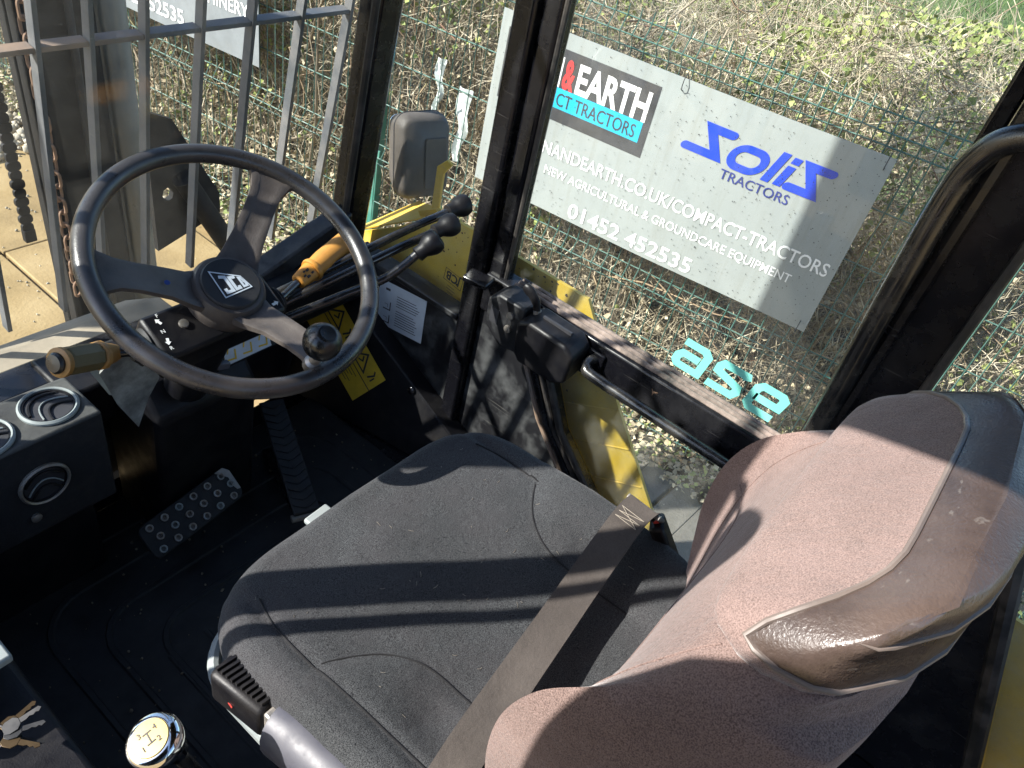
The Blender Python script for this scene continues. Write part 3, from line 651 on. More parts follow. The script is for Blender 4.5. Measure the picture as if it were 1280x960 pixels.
# ------------------------------------------------------------------ heater box with round vents
heat = thing('heater_box', 'black dusty heater box with round air vents beside the steering column', 'heater', (-.35, .96, .2))
part('casing', MB().prism([(-.55, .91, .23), (-.55, .91, .42), (-.55, 1.012, .42), (-.55, 1.08, .36), (-.55, 1.08, .23)], (.40, 0, 0)), K['dash_dust_shade'], heat, bevel=.005)
part('lower_casing', MB().box(-.53, -.17, .96, 1.10, .006, .228), K['dark'], heat, bevel=.005)
def vent(c, n, r, ring_mat, a0):
    n = nrm(n)
    vo = part('air_vent', MB().lathe([(r * .78, .001), (r * .8, .0035), (r * .86, .0035), (r * .86, .001)], c, n, 32), K['dark'], heat)
    part('ring', MB().lathe([(r * .86, .001), (r * .87, .005), (r * .93, .0065), (r, .004), (r, .0005)], c, n, 36), ring_mat, vo)
    part('cup', MB().lathe([(0.0001, .0008), (r * .78, .0012)], c, n, 32), K['ink'], vo)
    a = nrm(V(cos(a0), sin(a0), 0) - n * np.dot(V(cos(a0), sin(a0), 0), n)); b = np.cross(n, a)
    for q0_, q1_, mm in ((-.35, .25, 'pale'), (-.62, -.1, 'dark'), (.15, .62, 'dark')):
        pts = [np.asarray(c) + a * r * .75 * u * math.sqrt(max(.05, 1 - q0_ * q0_)) + b * r * (q0_ + (q1_ - q0_) * (1 - u * u)) + n * .0030 for u in np.linspace(-.95, .95, 11)]
        part('vent_blade', MB().tube(pts, .0013 if mm == 'pale' else .002, 6), K[mm], vo)
vent((-.202, .963, .4205), (0, 0, 1), .042, K['pale'], .5)
vent((-.300, .955, .4205), (0, 0, 1), .042, K['pale'], .5)
vent((-.253, .9095, .333), (0, -1, .0), .038, K['steel'], 1.2)
part('bolt', MB().lathe([(.008, 0), (.008, .004), (.004, .006)], (-.277, .9095, .272), (0, -1, 0), 10), K['steel'], heat)

# ------------------------------------------------------------------ left console, keys
cons = thing('side_console', 'low black console box with a scuffed grey plate at the lower left corner', 'console', (-.5, .55, 0))
part('casing', MB().prism([(-.56, .30, 0), (-.56, .30, .40), (-.56, .72, .44), (-.56, .72, 0)], (.13, 0, 0)), K['dark'], cons, bevel=.008)
part('scuffed_plate', MB().prism([(-.56, .566, .492), (-.437, .566, .492), (-.437, .66, .496), (-.56, .66, .496)], (0, 0, -.012)), K['pale'], cons, bevel=.003)
part('plate_foot', MB().box(-.55, -.46, .58, .65, .425, .486), K['dark'], cons)
KS = lambda p: V(-.488, .505, .475) + (np.asarray(p, float) - V(-.482, .497, .49)) * .68
keys = thing('key_bunch', 'bunch of worn keys with a dark fob in the lower left corner', 'keys', (-.47, .5, .47))
kr = part('key_ring', MB().tube([KS((-.482 + .016 * cos(a), .497 + .016 * sin(a), .490 + .004 * sin(a))) for a in np.linspace(0, 2 * pi, 24)[:-1]], .001, 6, closed=True), K['steel'], keys)
def key(ang, tilt, m):
    d = nrm((cos(ang), sin(ang), tilt)); s_ = nrm(np.cross(d, (0, 0, 1))); n_ = np.cross(s_, d); c = V(-.482, .497, .49) + d * .012
    ko = part('key', MB().prism([c + d * a + s_ * b for a, b in ((0, -.007), (.006, -.011), (.018, -.011), (.024, -.005), (.024, .005), (.018, .011), (.006, .011), (0, .007))], n_ * .002).xf(KS), m, keys, bevel=.0004)
    part('key_blade', MB().prism([c + d * a + s_ * b for a, b in ((.0242, -.004), (.052, -.004), (.055, 0), (.050, .004), (.046, .002), (.042, .004), (.037, .002), (.032, .004), (.0242, .004))], n_ * .0018).xf(KS), m, ko)
for a, tl, m in ((-.5, .1, K['shaded_steel']), (-.15, .2, K['shaded_steel']), (.2, -.05, K['brass']), (-1.0, .0, K['brass']), (-.8, -.25, K['shaded_steel'])): key(a, tl, m)
part('key_fob', MB().obox((-.487, .525, .492), (1, .3, .2), (-.3, 1, .1), (-.1, 0, 1), .013, .022, .004).xf(KS), K['navyplastic'], keys, bevel=.003)

# ------------------------------------------------------------------ steering wheel
W0 = V(0, .766, .708); WA = V(1, 0, 0); WB = nrm((0, .899, .438)); WN = nrm((0, -.438, .899))
def WP(x, y, h): return W0 + WA * x + WB * y + WN * h
wheel = thing('steering_wheel', 'black three-spoke steering wheel with round spinner knob', 'steering wheel', tuple(WP(0, 0, -.1)))
prof = []
for k in range(14):
    a = 2 * pi * k / 14; prof.append((.1865 + .0135 * cos(a), .0132 * sin(a) * (1.1 if sin(a) > 0 else .9)))
rim = [[WP(r * cos(q), r * sin(q), h) for r, h in prof] for q in np.linspace(0, 2 * pi, 97)[:-1]]
part('rim', MB().grid(rim, cu=True, cv=True), K['wheel'], wheel, ang=80)
def spoke(ang):
    rows = []
    d = (cos(ang), sin(ang)); e = (-sin(ang), cos(ang))
    for r, h, wd, th in ((.032, -.066, .034, .015), (.055, -.058, .028, .012), (.085, -.038, .0235, .009), (.125, -.020, .0215, .008), (.15, -.010, .023, .008), (.168, -.004, .030, .008), (.182, -.001, .046, .006)):
        rows.append([WP(r * d[0] + e[0] * wd * cx, r * d[1] + e[1] * wd * cx, h + th * cz) for cx, cz in ((-1, -.4), (-.96, .45), (-.72, .62), (-.5, .35), (0, .28), (.5, .35), (.72, .62), (.96, .45), (1, -.4), (.6, -1), (-.6, -1))])
    mb = MB().grid(rows, cv=True); n = len(rows[0])
    mb.f.append(tuple(range(n))); mb.f.append(tuple(len(mb.v) - n + k for k in range(n))); return mb
for a in (40, 161, 278): part('spoke', spoke(radians(a)), K['spoke'], wheel, ang=50)
part('hub', MB().lathe([(.030, -.125), (.042, -.118), (.053, -.095), (.055, -.072), (.051, -.056), (.0465, -.049), (.042, -.048)], W0, WN, 40), K['spoke'], wheel)
capo = part('hub_cap', MB().lathe([(.0415, -.052), (.0412, -.046), (.039, -.0435), (.0001, -.0425)], W0, WN, 40), K['hubcap'], wheel)
g = strip([(-.0195, .0255), (.0165, .0035), (.0215, -.017), (-.0215, -.0185)], .0018, True)
for pts, wd in (([(-.0125, .0135), (-.0050, .0105), (-.0050, -.0125), (-.0140, -.0125), (-.0140, -.006)], .0048),
                ([(.0062, .0035), (.0062, .006), (.0004, .0075), (.0004, -.0125), (.0062, -.0125), (.0062, -.0085)], .0044),
                ([(.0142, -.0052), (.0152, -.0052)], .0026)):
    g.join(strip(pts, wd))
g.join(strip([(.0122, -.0126), (.0122, .0024), (.0158, .0010), (.0162, -.005), (.0172, -.0070), (.0172, -.0126)], .0034, True))
decal('badge', g, K['whitedec'], capo, WP(0, 0, -.0428), WA, WB, WN, .0006)
ko = part('spinner_knob', MB().lathe([(.0001, -.0255)] + [(.0255 * sin(a), -.0255 * cos(a)) for a in np.linspace(.15, pi - .45, 18)] + [(.0098, .0228), (.0001, .0222)], WP(.003, -.161, .047), WN, 32), K['ball'], wheel, ang=60)
part('knob_stem', MB().lathe([(.012, -.006), (.012, .006), (.008, .010), (.0075, .026)], WP(.0, -.168, .0), WN, 16), K['steel'], ko)
part('paint_dab', MB().lathe([(.004, 0), (.003, .0008)], WP(-.085, .025, -.0285), WN, 9), K['bluedab'], wheel)

# ------------------------------------------------------------------ steering column and stalks
colm = thing('steering_column', 'black steering column with direction selector box and torn lower cover', 'steering column', (0, 1., 0))
part('shroud', MB().obox(WP(-.022, -.016, -.118), WA, WB, WN, .098, .036, .030), K['dark'], colm, bevel=.006)
part('column_tube', MB().tube([WP(0, 0, -.10), WP(0, 0, -.36)], .036, 16), K['dark'], colm)
part('lower_tower', MB().prism([(-.07, .93, .0), (-.07, .905, .34), (-.07, .955, .40), (-.07, 1.085, .40), (-.07, 1.085, .0)], (.20, 0, 0)), K['dark'], colm, bevel=.012)
g = MB()
def arrow(cx, cy, s, a):
    c_, s_ = cos(a), sin(a)
    m_ = MB().add([(-.009, -.0035, 0), (.001, -.0035, 0), (.001, -.0075, 0), (.010, 0, 0), (.001, .0075, 0), (.001, .0035, 0), (-.009, .0035, 0)], [(0, 1, 5, 6), (2, 3, 4), (1, 2, 4, 5)])
    return m_.xf(lambda p: V(cx + s * (p[0] * c_ - p[1] * s_), cy + s * (p[0] * s_ + p[1] * c_), 0))
g.join(arrow(-.100, .004, .55, 2.0)); g.join(arrow(-.105, -.027, .55, -1.9))
for ch, x, y in (('F', -.098, .010), ('N', -.105, -.014), ('R', -.108, -.040)):
    g.join(text2d(ch, .0055).xf(lambda p, x=x, y=y: V(p[0] + x, p[1] + y, 0)))
decal('selector_marks', g, K['signtext'], colm, WP(0, 0, -.088), WA, WB, WN, .0008)
decal('selector_arrow', arrow(.064, -.036, .6, .1), K['signtext'], colm, WP(0, 0, -.088), WA, WB, WN, .0008)
part('screw', MB().lathe([(.007, 0), (.0065, .003), (.003, .004)], WP(-.072, -.012, -.088), WN, 12), K['steel'], colm)
# rubber gaiter of the selector
ga = WP(-.117, -.012, -.118)
part('gaiter', MB().lathe([(.026, 0), (.029, .004), (.024, .008), (.026, .011), (.021, .015), (.022, .018), (.016, .022), (.012, .026)], ga, (-1, .1, 0), 20), K['rubber'], colm)
part('gaiter', MB().lathe([(.024, 0), (.027, .004), (.021, .009), (.022, .012), (.014, .018)], WP(.076, -.022, -.118), (1, .1, 0), 20), K['rubber'], colm)
# torn cover sheet hanging at the left of the column, and the scuffed bracket behind
tc = [(-.155, .884, .515), (-.120, .880, .545), (-.085, .880, .530), (-.058, .884, .495), (-.066, .888, .455), (-.085, .890, .425), (-.107, .892, .372), (-.135, .890, .44)]
part('torn_cover', MB().prism(tc, (.004, .006, .0)), K['torn'], colm)
part('cover_bracket', MB().prism([(-.172, .905, .545), (-.15, .90, .55), (-.11, .905, .43), (-.135, .91, .445)], (.004, .006, 0)), K['pale'], colm)
# dash label strip with yellow pictograms, and a rocker switch
lp = part('dash_plate', MB().prism([(.035, .885, .415), (.16, .885, .415), (.16, .925, .50), (.035, .925, .50)], (0, .02, -.01)), K['dark'], colm, bevel=.003)
pu, pv, pn = V(1, 0, 0), nrm((0, .04, .085)), nrm((0, -.085, .04))
lo_ = V(.048, .887, .4195)
lab = decal('dash_label', rectmb(0, 0, .098, .034), K['whitedec'], colm, lo_, pu, pv, pn, .001)
g = MB()
for cx in (.018, .05, .082):
    g.join(strip([(cx - .009, .008), (cx + .008, .006), (cx + .011, .022)], .003)); g.join(strip([(cx - .005, .018), (cx - .001, .026)], .0025))
decal('label_print', g, K['yellowdec'], lab, lo_, pu, pv, pn, .0016)
part('column_switch', MB().prism([(.008, .852, .47), (.030, .852, .462), (.036, .872, .525), (.016, .872, .532)], (.0, .022, -.008)), K['dark'], colm, bevel=.003)
part('switch_tip', MB().obox((.022, .850, .463), (1, 0, -.3), (0, 1, 0), (.3, 0, 1), .011, .006, .006), K['grey'], colm, bevel=.002)
# direction selector lever (left) and indicator lever (right)
lev = thing('direction_lever', 'worn amber selector lever with black end button left of the steering wheel', 'lever', (-.13, .81, .6))
A_, B_ = V(-.150, .826, .592), V(-.252, .799, .640); dd_ = B_ - A_; L_ = np.linalg.norm(dd_)
part('lever_rod', MB().tube([ga + V(-.012, 0, 0), A_ + dd_ * .1], .007, 10), K['rod'], lev)
part('grip_collar', MB().lathe([(.009, 0), (.013, .012), (.016, .026), (.0195, .030), (.0195, .036), (.017, .038)], A_, dd_, 10), K['amber'], lev)
part('grip', MB().lathe([(.017, .038), (.0185, .042), (.0185, .086), (.0175, .090)], A_, dd_, 8), K['olive'], lev, smooth=False)
part('grip_end', MB().lathe([(.0175, .090), (.019, .092), (.019, .098), (.015, .1)], A_, dd_, 20), K['amber'], lev)
part('end_button', MB().lathe([(.0135, .098), (.0135, .103), (.011, .106), (.0001, .107)], A_, dd_, 20), K['ball'], lev)
ind = thing('indicator_lever', 'orange indicator lever with printed symbols behind the wheel rim', 'lever', (.1, .81, .59))
A_, B_ = V(.142, .814, .598), V(.262, .835, .622); dd_ = B_ - A_
part('lever_rod', MB().tube([WP(.09, -.022, -.118), A_ + dd_ * .05], .006, 10), K['rod'], ind)
part('grip_tip', MB().lathe([(.010, -.002), (.0125, .0), (.016, .026), (.016, .030)], A_, dd_, 16), K['orange'], ind)
part('grip_flange', MB().lathe([(.019, .030), (.0198, .032), (.0198, .036), (.019, .038)], A_, dd_, 18), K['orange'], ind)
part('grip', MB().lathe([(.0165, .038), (.0185, .060), (.0185, .12), (.015, .124)], A_, dd_, 16), K['orange'], ind)
g = MB(); ax_ = nrm(dd_); tv = nrm(np.cross(ax_, nrm(CAM - A_))); fv_ = nrm(np.cross(tv, ax_))
for px_, py_, q in ((.008, .0, .0022), (.013, .004, .003), (.018, -.005, .003), (.022, .003, .0022), (.012, -.006, .002)):
    c_ = A_ + ax_ * px_ + tv * py_ + fv_ * (.0128 + .14 * px_ - abs(py_) * .25)
    g.obox(c_, ax_, tv, fv_, q, q * .7, .0006)
part('grip_symbols', g, K['ink'], ind, kind='stuff')

# ------------------------------------------------------------------ three hydraulic levers
def hyd(base, knob, label, bend):
    t_ = thing('hydraulic_lever', label, 'lever', tuple(base), 'hydraulic control levers')
    base, knob = V(*base), V(*knob); d_ = nrm(knob - base)
    mid = base + (knob - base) * .72 + V(0, 0, bend)
    part('rod', MB().tube(smooth_path([base, base + (knob - base) * .4 + V(0, 0, bend * .6), mid, knob - d_ * .012], 6), .0075, 12), K['rod'], t_)
    ax = nrm(knob - mid)
    kn = part('knob', MB().lathe([(.009, -.030), (.013, -.028), (.0125, -.016), (.016, -.010), (.0195, -.002), (.0205, .006), (.0185, .014), (.013, .018), (.0001, .0195)], knob, ax, 20), K['dark'], t_)
    return t_
hyd((.085, .83, .575), (.464, .767, .660), 'longest black hydraulic lever, its knob nearest the wing mirror', .004)
hyd((.085, .81, .570), (.397, .735, .658), 'middle black hydraulic lever of the three beside the wheel', .002)
hyd((.085, .79, .560), (.330, .712, .656), 'nearest black hydraulic lever, cranked below its knob', -.022)
# ------------------------------------------------------------------ pedals
bp_ = thing('brake_pedal', 'worn black brake pedal with rows of ring studs', 'pedal', (-.04, .88, .02))
c0 = V(-.042, .872, .128); pa, pb = nrm((.187, .012, .02)), nrm((-.03, .82, .55)); pn_ = np.cross(pa, pb)
padv = [c0 + pa * x + pb * y for x, y in rrect(.195, .068, .014, 4)]
part('pad', MB().prism(padv, pn_ * -.01), K['rubber'], bp_, bevel=.003)
for i in range(6):
    for j in range(3):
        c_ = c0 + pa * (-.078 + .031 * i + (.008 if j == 1 else 0)) + pb * (-.022 + .022 * j)
        part('ring_stud', MB().lathe([(.0044, 0), (.0046, .0035), (.0068, .0038), (.0072, 0)], c_, pn_, 12), K['steel'] if (i * 3 + j) % 4 else K['pale'], bp_)
part('worn_edge', MB().prism([c0 + pa * x + pb * y + pn_ * .0004 for x, y in ((.0965, -.018), (.0965, .022), (.088, .0335), (.070, .0335), (.078, .024), (.088, .012), (.086, -.004), (.090, -.016))], pn_ * .0008), K['steel'], bp_)
part('pedal_arm', MB().tube([c0 - pn_ * .01, c0 - pn_ * .05 + V(0, .06, -.02), V(-.03, 1.02, .03)], .012, 8), K['frame'], bp_)
ac = thing('accelerator_pedal', 'long ribbed black accelerator pedal right of the brake', 'pedal', (.18, .88, .02))
q0, q1 = V(.130, .760, .085), V(.232, 1.0, .150); ea = nrm(q1 - q0); eb = nrm((1, -.42, 0)); en = np.cross(eb, ea)
eb = nrm(np.cross(ea, en)); L_ = np.linalg.norm(q1 - q0)
part('pad', MB().obox((q0 + q1) / 2, ea, eb, en, L_ / 2, .026, .006), K['rubber'], ac, bevel=.003)
for k in range(14):
    c_ = q0 + ea * (.015 + k * (L_ - .03) / 13) + en * .0065
    for sg in (-1, 1): part('tread_rib', MB().obox(c_ + eb * .012 * sg, nrm(eb + ea * .55 * sg), ea, en, .012, .0022, .0025), K['rubber'], ac)
part('pedal_hinge', MB().tube([q0 + eb * -.03 - en * .012, q0 + eb * .03 - en * .012], .008, 8), K['steel'], ac)
part('pedal_base', MB().prism([q0 + eb * -.02 - en * .02, q0 + eb * .02 - en * .02, q1 + eb * .02 + V(0, 0, -.14), q1 + eb * -.02 + V(0, 0, -.14)], V(0, 0, -.006)), K['frame'], ac)

# ------------------------------------------------------------------ gear lever
gl = thing('gear_lever', 'chrome gear knob with a yellow shift pattern disc', 'gear lever', (-.36, .42, 0))
gc = V(-.391, .384, .50); gn = nrm((.02, .12, 1))
gn = nrm(nrm(CAM - gc) - ROT[0] * .5 - ROT[1] * .25)
kn = part('knob', MB().lathe([(r_ * 1.05, h_ * 1.05) for r_, h_ in ((.010, -.050), (.013, -.046), (.015, -.030), (.021, -.022), (.0255, -.010), (.0268, -.001), (.0255, .004), (.0225, .0070), (.0185, .0078))], gc, gn, 36), K['chrome'], gl)
part('shift_disc', MB().lathe([(.0200, .0074), (.0188, .0096), (.0001, .0099)], gc, gn, 32), K['cream'], kn)
part('shaft', MB().tube([gc - gn * .045, gc - gn * .12 + V(0, .01, -.05), V(-.36, .42, .006)], [.0085, .008, .009], 10), K['rod'], gl)
part('boot', MB().lathe([(.05, 0), (.045, .012), (.03, .03), (.016, .06)], (-.36, .42, .006), (0, 0, 1), 20), K['rubber'], gl)
gu = nrm(ROT[0] - gn * np.dot(ROT[0], gn)); gv = np.cross(gn, gu)
gu, gv = gu * cos(.75) + gv * sin(.75), -gu * sin(.75) + gv * cos(.75)
g = MB().join(strip([(0, -.0065), (0, .0065)], .0013))
g.join(strip([(-.005, .0065), (.005, .0065)], .0013)); g.join(strip([(-.005, -.0065), (.005, -.0065)], .0013))
for ch, x, y in (('3', -.010, .006), ('4', .0075, .004), ('1', -.0105, -.0105), ('2', .0065, -.011)):
    g.join(text2d(ch, .0065).xf(lambda p, x=x, y=y: V(p[0] + x, p[1] + y, 0)))
decal('shift_pattern', g, K['ink'], kn, gc + gn * .0101, gu * .9, gv * .9, gn, .0004)

# ------------------------------------------------------------------ seat
seat = thing('driver_seat', 'charcoal seat cushion with worn brown backrest facing the steering wheel', 'seat', (0, .2, 0))
def sup(th, a, b, e=5.0):
    c, s_ = cos(th), sin(th)
    return a * math.copysign(abs(c) ** (2 / e), c), b * math.copysign(abs(s_) ** (2 / e), s_)
def seamx(y):                                     # half distance between the curved seams
    return .120 + .093 * min(1., max(0., (y - .19) / .157)) ** 3.5
def cush_z(x, y):
    z = .468 - .010 * math.exp(-(x / .13) ** 2 - ((y - .2) / .13) ** 2)
    if y > .40: z -= .30 * (y - .40) ** 2 * 2.2
    e = abs(x) - seamx(y)
    if y < .37:
        q_ = min(1, max(0, (e + .03) / .08)); z += .014 * q_ * q_ * (3 - 2 * q_) * min(1, (.37 - y) / .10)
        z -= .003 * math.exp(-(e / .014) ** 2) * min(1, (.37 - y) / .03)
        z -= .016 * math.exp(-((abs(x) - .165) / .035) ** 2 - ((y - .20) / .05) ** 2)
    z -= .004 * math.exp(-((abs(x) - .217) / .008) ** 2) * (1 if x < 0 else (1 if y > .36 else 0))
    z += .0015 * sin(x * 37 + y * 21) * sin(y * 33)
    return z
CX, CY, CA, CB = 0., .272, .275, .262
rows = []; NS = 288
for s_, dz in [(k / 90 * .90, 0) for k in range(1, 91)] + [(.935, -.003), (.965, -.012), (.985, -.026), (.995, -.045), (.993, -.068), (.975, -.09), (.93, -.10)]:
    row = []
    for k in range(NS):
        ox, oy = sup(2 * pi * k / NS, CA, CB); x, y = CX + ox * s_, CY + oy * s_
        row.append((x, y, cush_z(x, y) + dz))
    rows.append(row)
mb = MB().grid(rows, cv=True); mb.v.append((CX, CY, cush_z(CX, CY))); ci = len(mb.v) - 1
mb.f += [(ci, k, (k + 1) % NS) for k in range(NS)]
cush = part('cushion', mb, K['cush'], seat, ang=70)
def on_cush(pts, n=12, dz=.0008):
    return [(p[0], p[1], cush_z(p[0], p[1]) + dz) for p in smooth_path([(a, b, 0) for a, b in pts], n)]
for sg in (1, -1):
    part('seam', MB().tube(on_cush([(sg * seamx(y), y) for y in (.12, .16, .20, .24, .27, .30, .32, .335, .345)] ), .0012, 6), K['cushseam'], cush)
    part('seam', MB().tube(on_cush([(sg * .205, .462), (sg * .214, .43), (sg * .2165, .40), (sg * .217, .36)] + ([(sg * .217, .30), (sg * .216, .22), (sg * .214, .14)] if sg < 0 else [(sg * .216, .345)])), .0012, 6), K['cushseam'], cush)
# backrest
SEC = [(.38, .075, .085, .215, -.07), (.46, .070, .10, .23, -.08), (.54, .066, .118, .238, -.09), (.61, .064, .130, .24, -.095), (.68, .060, .128, .24, -.10), (.74, .052, .108, .236, -.105), (.785, .040, .074, .230, -.11),
       (.825, .024, .034, .220, -.113), (.856, .006, .002, .208, -.114), (.878, -.02, -.03, .19, -.113), (.888, -.06, -.065, .165, -.11)]
HEAD = [(.872, -.004, -.020, .188, -.098), (.864, .010, -.004, .200, -.110), (.864, .021, .008, .208, -.116), (.872, .026, .013, .213, -.119), (.888, .016, .004, .2165, -.119), (.908, -.008, -.014, .2145, -.119), (.930, -.038, -.036, .2085, -.118),
        (.948, -.064, -.054, .197, -.117), (.960, -.084, -.070, .180, -.116), (.966, -.100, -.088, .150, -.112)]
NF = 21
def section(z, yc, yw, W, yb):
    pts = []
    for i in range(NF):
        u = -1 + 2 * i / (NF - 1); x = W * .97 * math.sin(u * pi / 2 * .92) / math.sin(pi / 2 * .92)
        pts.append((x, yc + (yw - yc) * abs(u) ** (4 if z < .86 else 3) - .012 * max(0, abs(u) - .7) ** 2 / .09, z))
    m = (yw + yb) / 2
    t_ = yw - yb; ye = min(.045, .5 * t_) if z > .86 else .02; yb_ = yb + ye; te = yw - yb_; edge = [(W, yw - .010 - .15 * te, z), (W * 1.012, yw - .5 * te, z), (W * .985, yb_ + .2 * te, z)]
    pts += edge
    for i in range(9):
        u = 1 - 2 * i / 8; pts.append((W * .93 * u, yb - .012 * (1 - u * u) + ye * abs(u) ** 3, z))
    pts += [(-p[0], p[1], p[2]) for p in edge[::-1]]
    return pts
def interp(SEC, n):
    A = np.array(SEC); out = []
    for i in range(len(A) - 1):
        p0, p1, p2, p3 = A[max(i - 1, 0)], A[i], A[i + 1], A[min(i + 2, len(A) - 1)]
        for k in range(n):
            t = k / n; out.append(.5 * ((2 * p1) + (-p0 + p2) * t + (2 * p0 - 5 * p1 + 4 * p2 - p3) * t * t + (-p0 + 3 * p1 - 3 * p2 + p3) * t ** 3))
    return out + [A[-1]]
NI = 6; off = lambda S_: [[(p[0] * .965 + .012, p[1], p[2]) for p in section(*q)] for q in interp(S_, NI)]
LS = off(SEC); BS = [[((p[0] - .012) * .925 + .026, p[1], p[2] + .006) for p in r] for r in off(HEAD)]; NP = len(BS[0]); k2 = 7 * NI; km = 4 * NI
def closed(rows, m_=None):
    m_ = m_ or MB(); m_.grid(rows, cv=True); nl = len(m_.v)
    m_.v.append(tuple(np.mean(np.array(rows[-1]), 0) + V(0, 0, .002))); m_.f += [(nl - NP + k, nl - NP + (k + 1) % NP, nl) for k in range(NP)]; return m_
back = part('backrest', closed(LS), K['brown'], seat, ang=75)
NR = len(BS) - 1; kb = []
for i in range(NP):                              # fabric/vinyl border as a fractional row of each column
    u = abs(-1 + 2 * i / (NF - 1)) if i < NF else 1.
    kb.append(k2 - (k2 - km) * max(0., (u - .35) / .65) ** 2)
def at_row(i, r):
    a = int(min(NR - 1, math.floor(r))); t_ = r - a
    return tuple((1 - t_) * np.array(BS[a][i]) + t_ * np.array(BS[a + 1][i]))
HB = [[at_row(i, r * kb[i] / k2 if r <= k2 else kb[i] + (r - k2) * (NR - kb[i]) / (NR - k2)) for i in range(NP)] for r in range(NR + 1)]
part('head_panel', MB().grid(HB[:k2 + 1], cv=True), K['brown2'], seat, ang=75)
capm = part('head_cap', closed(HB[k2:]), K['vinyl'], seat, ang=75, label='scuffed brown vinyl top of the backrest')
part('piping', MB().tube(HB[k2], .0026, 8, closed=True), K['piping'], capm)
ro = k2 + int((NR - k2) * .55); cols = list(range(NF + 1, NP - 1))
part('piping', MB().tube([HB[ro][i] for i in cols], [.0004, .0014] + [.0024] * (len(cols) - 4) + [.0014, .0004], 8), K['piping'], capm)
part('panel_seam', MB().tube([LS[24][i] for i in range(2, NF - 2)], .0011, 6), K['brown'], back)
# torn slit showing foam at the right of the lumbar
for ix in (3, NF - 4): part('wing_seam', MB().tube([tuple(np.array(LS[k][ix]) + V(0, .0004, 0)) for k in range(8, 50)], .0009, 6), K['brown'], back)
mb = MB()
for k in range(45):
    x, y = random.uniform(-.21, .21), random.uniform(.12, .47); a = random.uniform(0, pi); l_ = random.uniform(.001, .005)
    p_ = [V(x + l_ * u * cos(a), y + l_ * u * sin(a) + .001 * u * u, 0) for u in (-1, 0, 1)]
    mb.tube([V(q[0], q[1], cush_z(q[0], q[1]) + .0008) for q in p_], .0003, 3)
part('lint', mb, K['thread'], cush, kind='stuff')
# suspension frame, adjuster, side cover
part('suspension_tray', MB().prism([(x, y + .248, .335) for x, y in rrect(.562, .53, .075, 8)], (0, 0, .03)), K['pale'], seat, bevel=.006)
part('tray_lip', MB().tube([(x, y + .248, .368) for x, y in rrect(.556, .522, .075, 8)], .008, 8, closed=True), K['pale'], seat)
part('seat_box', MB().box(-.20, .20, .02, .40, .006, .333), K['dark'], seat, bevel=.01)
part('slide_lever', MB().obox((-.025, .542, .388), (1, .05, 0), (-.05, 1, 0), (0, 0, 1), .022, .026, .005), K['pale'], seat, bevel=.003)
adj = part('weight_adjuster', MB().prism([(-.298, .436, .385), (-.258, .440, .385), (-.248, .362, .385), (-.288, .352, .385)], (0, 0, .058)), K['dark'], seat, bevel=.008, seg=3)
for k in range(10):
    y = .430 - k * .0076
    part('fin', MB().obox((-.276 + .001 * k, y, .4455), (1, -.1, 0), (.1, 1, 0), (0, 0, 1), .0125, .0018, .003), K['dark'], adj)
part('adjuster_window', MB().obox((-.2945, .40, .412), (.1, 1, 0), (0, 0, 1), (1, 0, 0), .004, .0010, .0006), K['red'], adj)
part('side_cover', MB().tube(smooth_path([(-.268, .340, .415), (-.266, .29, .425), (-.262, .15, .435), (-.26, -.06, .44)], 6), [.030] + [.036] * 18, 18), K['grey'], seat)
part('cover_clip', MB().box(-.284, -.250, .340, .354, .385, .442), K['steel'], seat, bevel=.003)

# ------------------------------------------------------------------ seat belt
belt = thing('seat_belt', 'worn grey-brown lap belt lying across the seat cushion', 'seat belt', (.24, .16, .48))
cl = smooth_path([(.246, .190, .528), (.215, .193, .522), (.12, .185, .510), (.0, .172, .500), (-.10, .160, .502), (-.19, .148, .506), (-.28, .135, .470), (-.31, .128, .40)], 8)
wv = V(-.12, -.99, .08) * .0245
up_ = V(0, 0, .0011)
rows = [[p - wv + up_, p + wv + up_, p + wv - up_, p - wv - up_] for p in cl]
web = part('webbing', MB().grid([[p + wv * u + V(0, 0, .0035 * u * u * .3) for u in np.linspace(-1, 1, 7)] + [p + wv * u - V(0, 0, .002) for u in np.linspace(1, -1, 7)] for p in cl], cv=True), K['webbing'], belt, ang=60)
part('webbing_loop', MB().grid([[V(.246, .190, .5265) + V(.007 * sin(a) * r_, 0, .007 * (cos(a) - 1) * r_) + wv * u for a in np.linspace(0, pi * 1.1, 9)] for u, r_ in ((-1, 1), (1, 1), (1, .75), (-1, .75))], cu=True), K['webbing'], belt)
zig = [(0, -.8), (0, .8), (-.010, -.75), (-.010, .75), (-.020, -.75), (-.020, .75)]
for k, (a_, b_) in enumerate(zip(zig[:-1], zig[1:])):
    part('stitch_row', MB().tube([V(.222 + q[0], .193, .5248 + q[0] * .1) + wv * q[1] for q in (a_, b_)], .0005, 5), K['thread'], belt)
part('stitch_row', MB().tube([V(.222, .193, .5250) + wv * -.8, V(.202, .193, .5232) + wv * .75], .0005, 5), K['thread'], belt)
part('tongue_bar', MB().tube([V(.249, .190, .520) - wv * 1.15, V(.249, .190, .520) + wv * 1.15, V(.262, .160, .505)], .0042, 8), K['steel'], belt)
bk = part('buckle', MB().obox((.268, .145, .465), nrm((.3, -.55, -1)), nrm((1, .5, 0)), nrm(np.cross((.3, -.55, -1), (1, .5, 0))), .046, .018, .011), K['dark'], belt, bevel=.005)
part('release_button', MB().obox((.256, .168, .508), nrm((.3, -.55, -1)), nrm((1, .5, 0)), nrm(np.cross((.3, -.55, -1), (1, .5, 0))), .003, .007, .004), K['red'], bk)

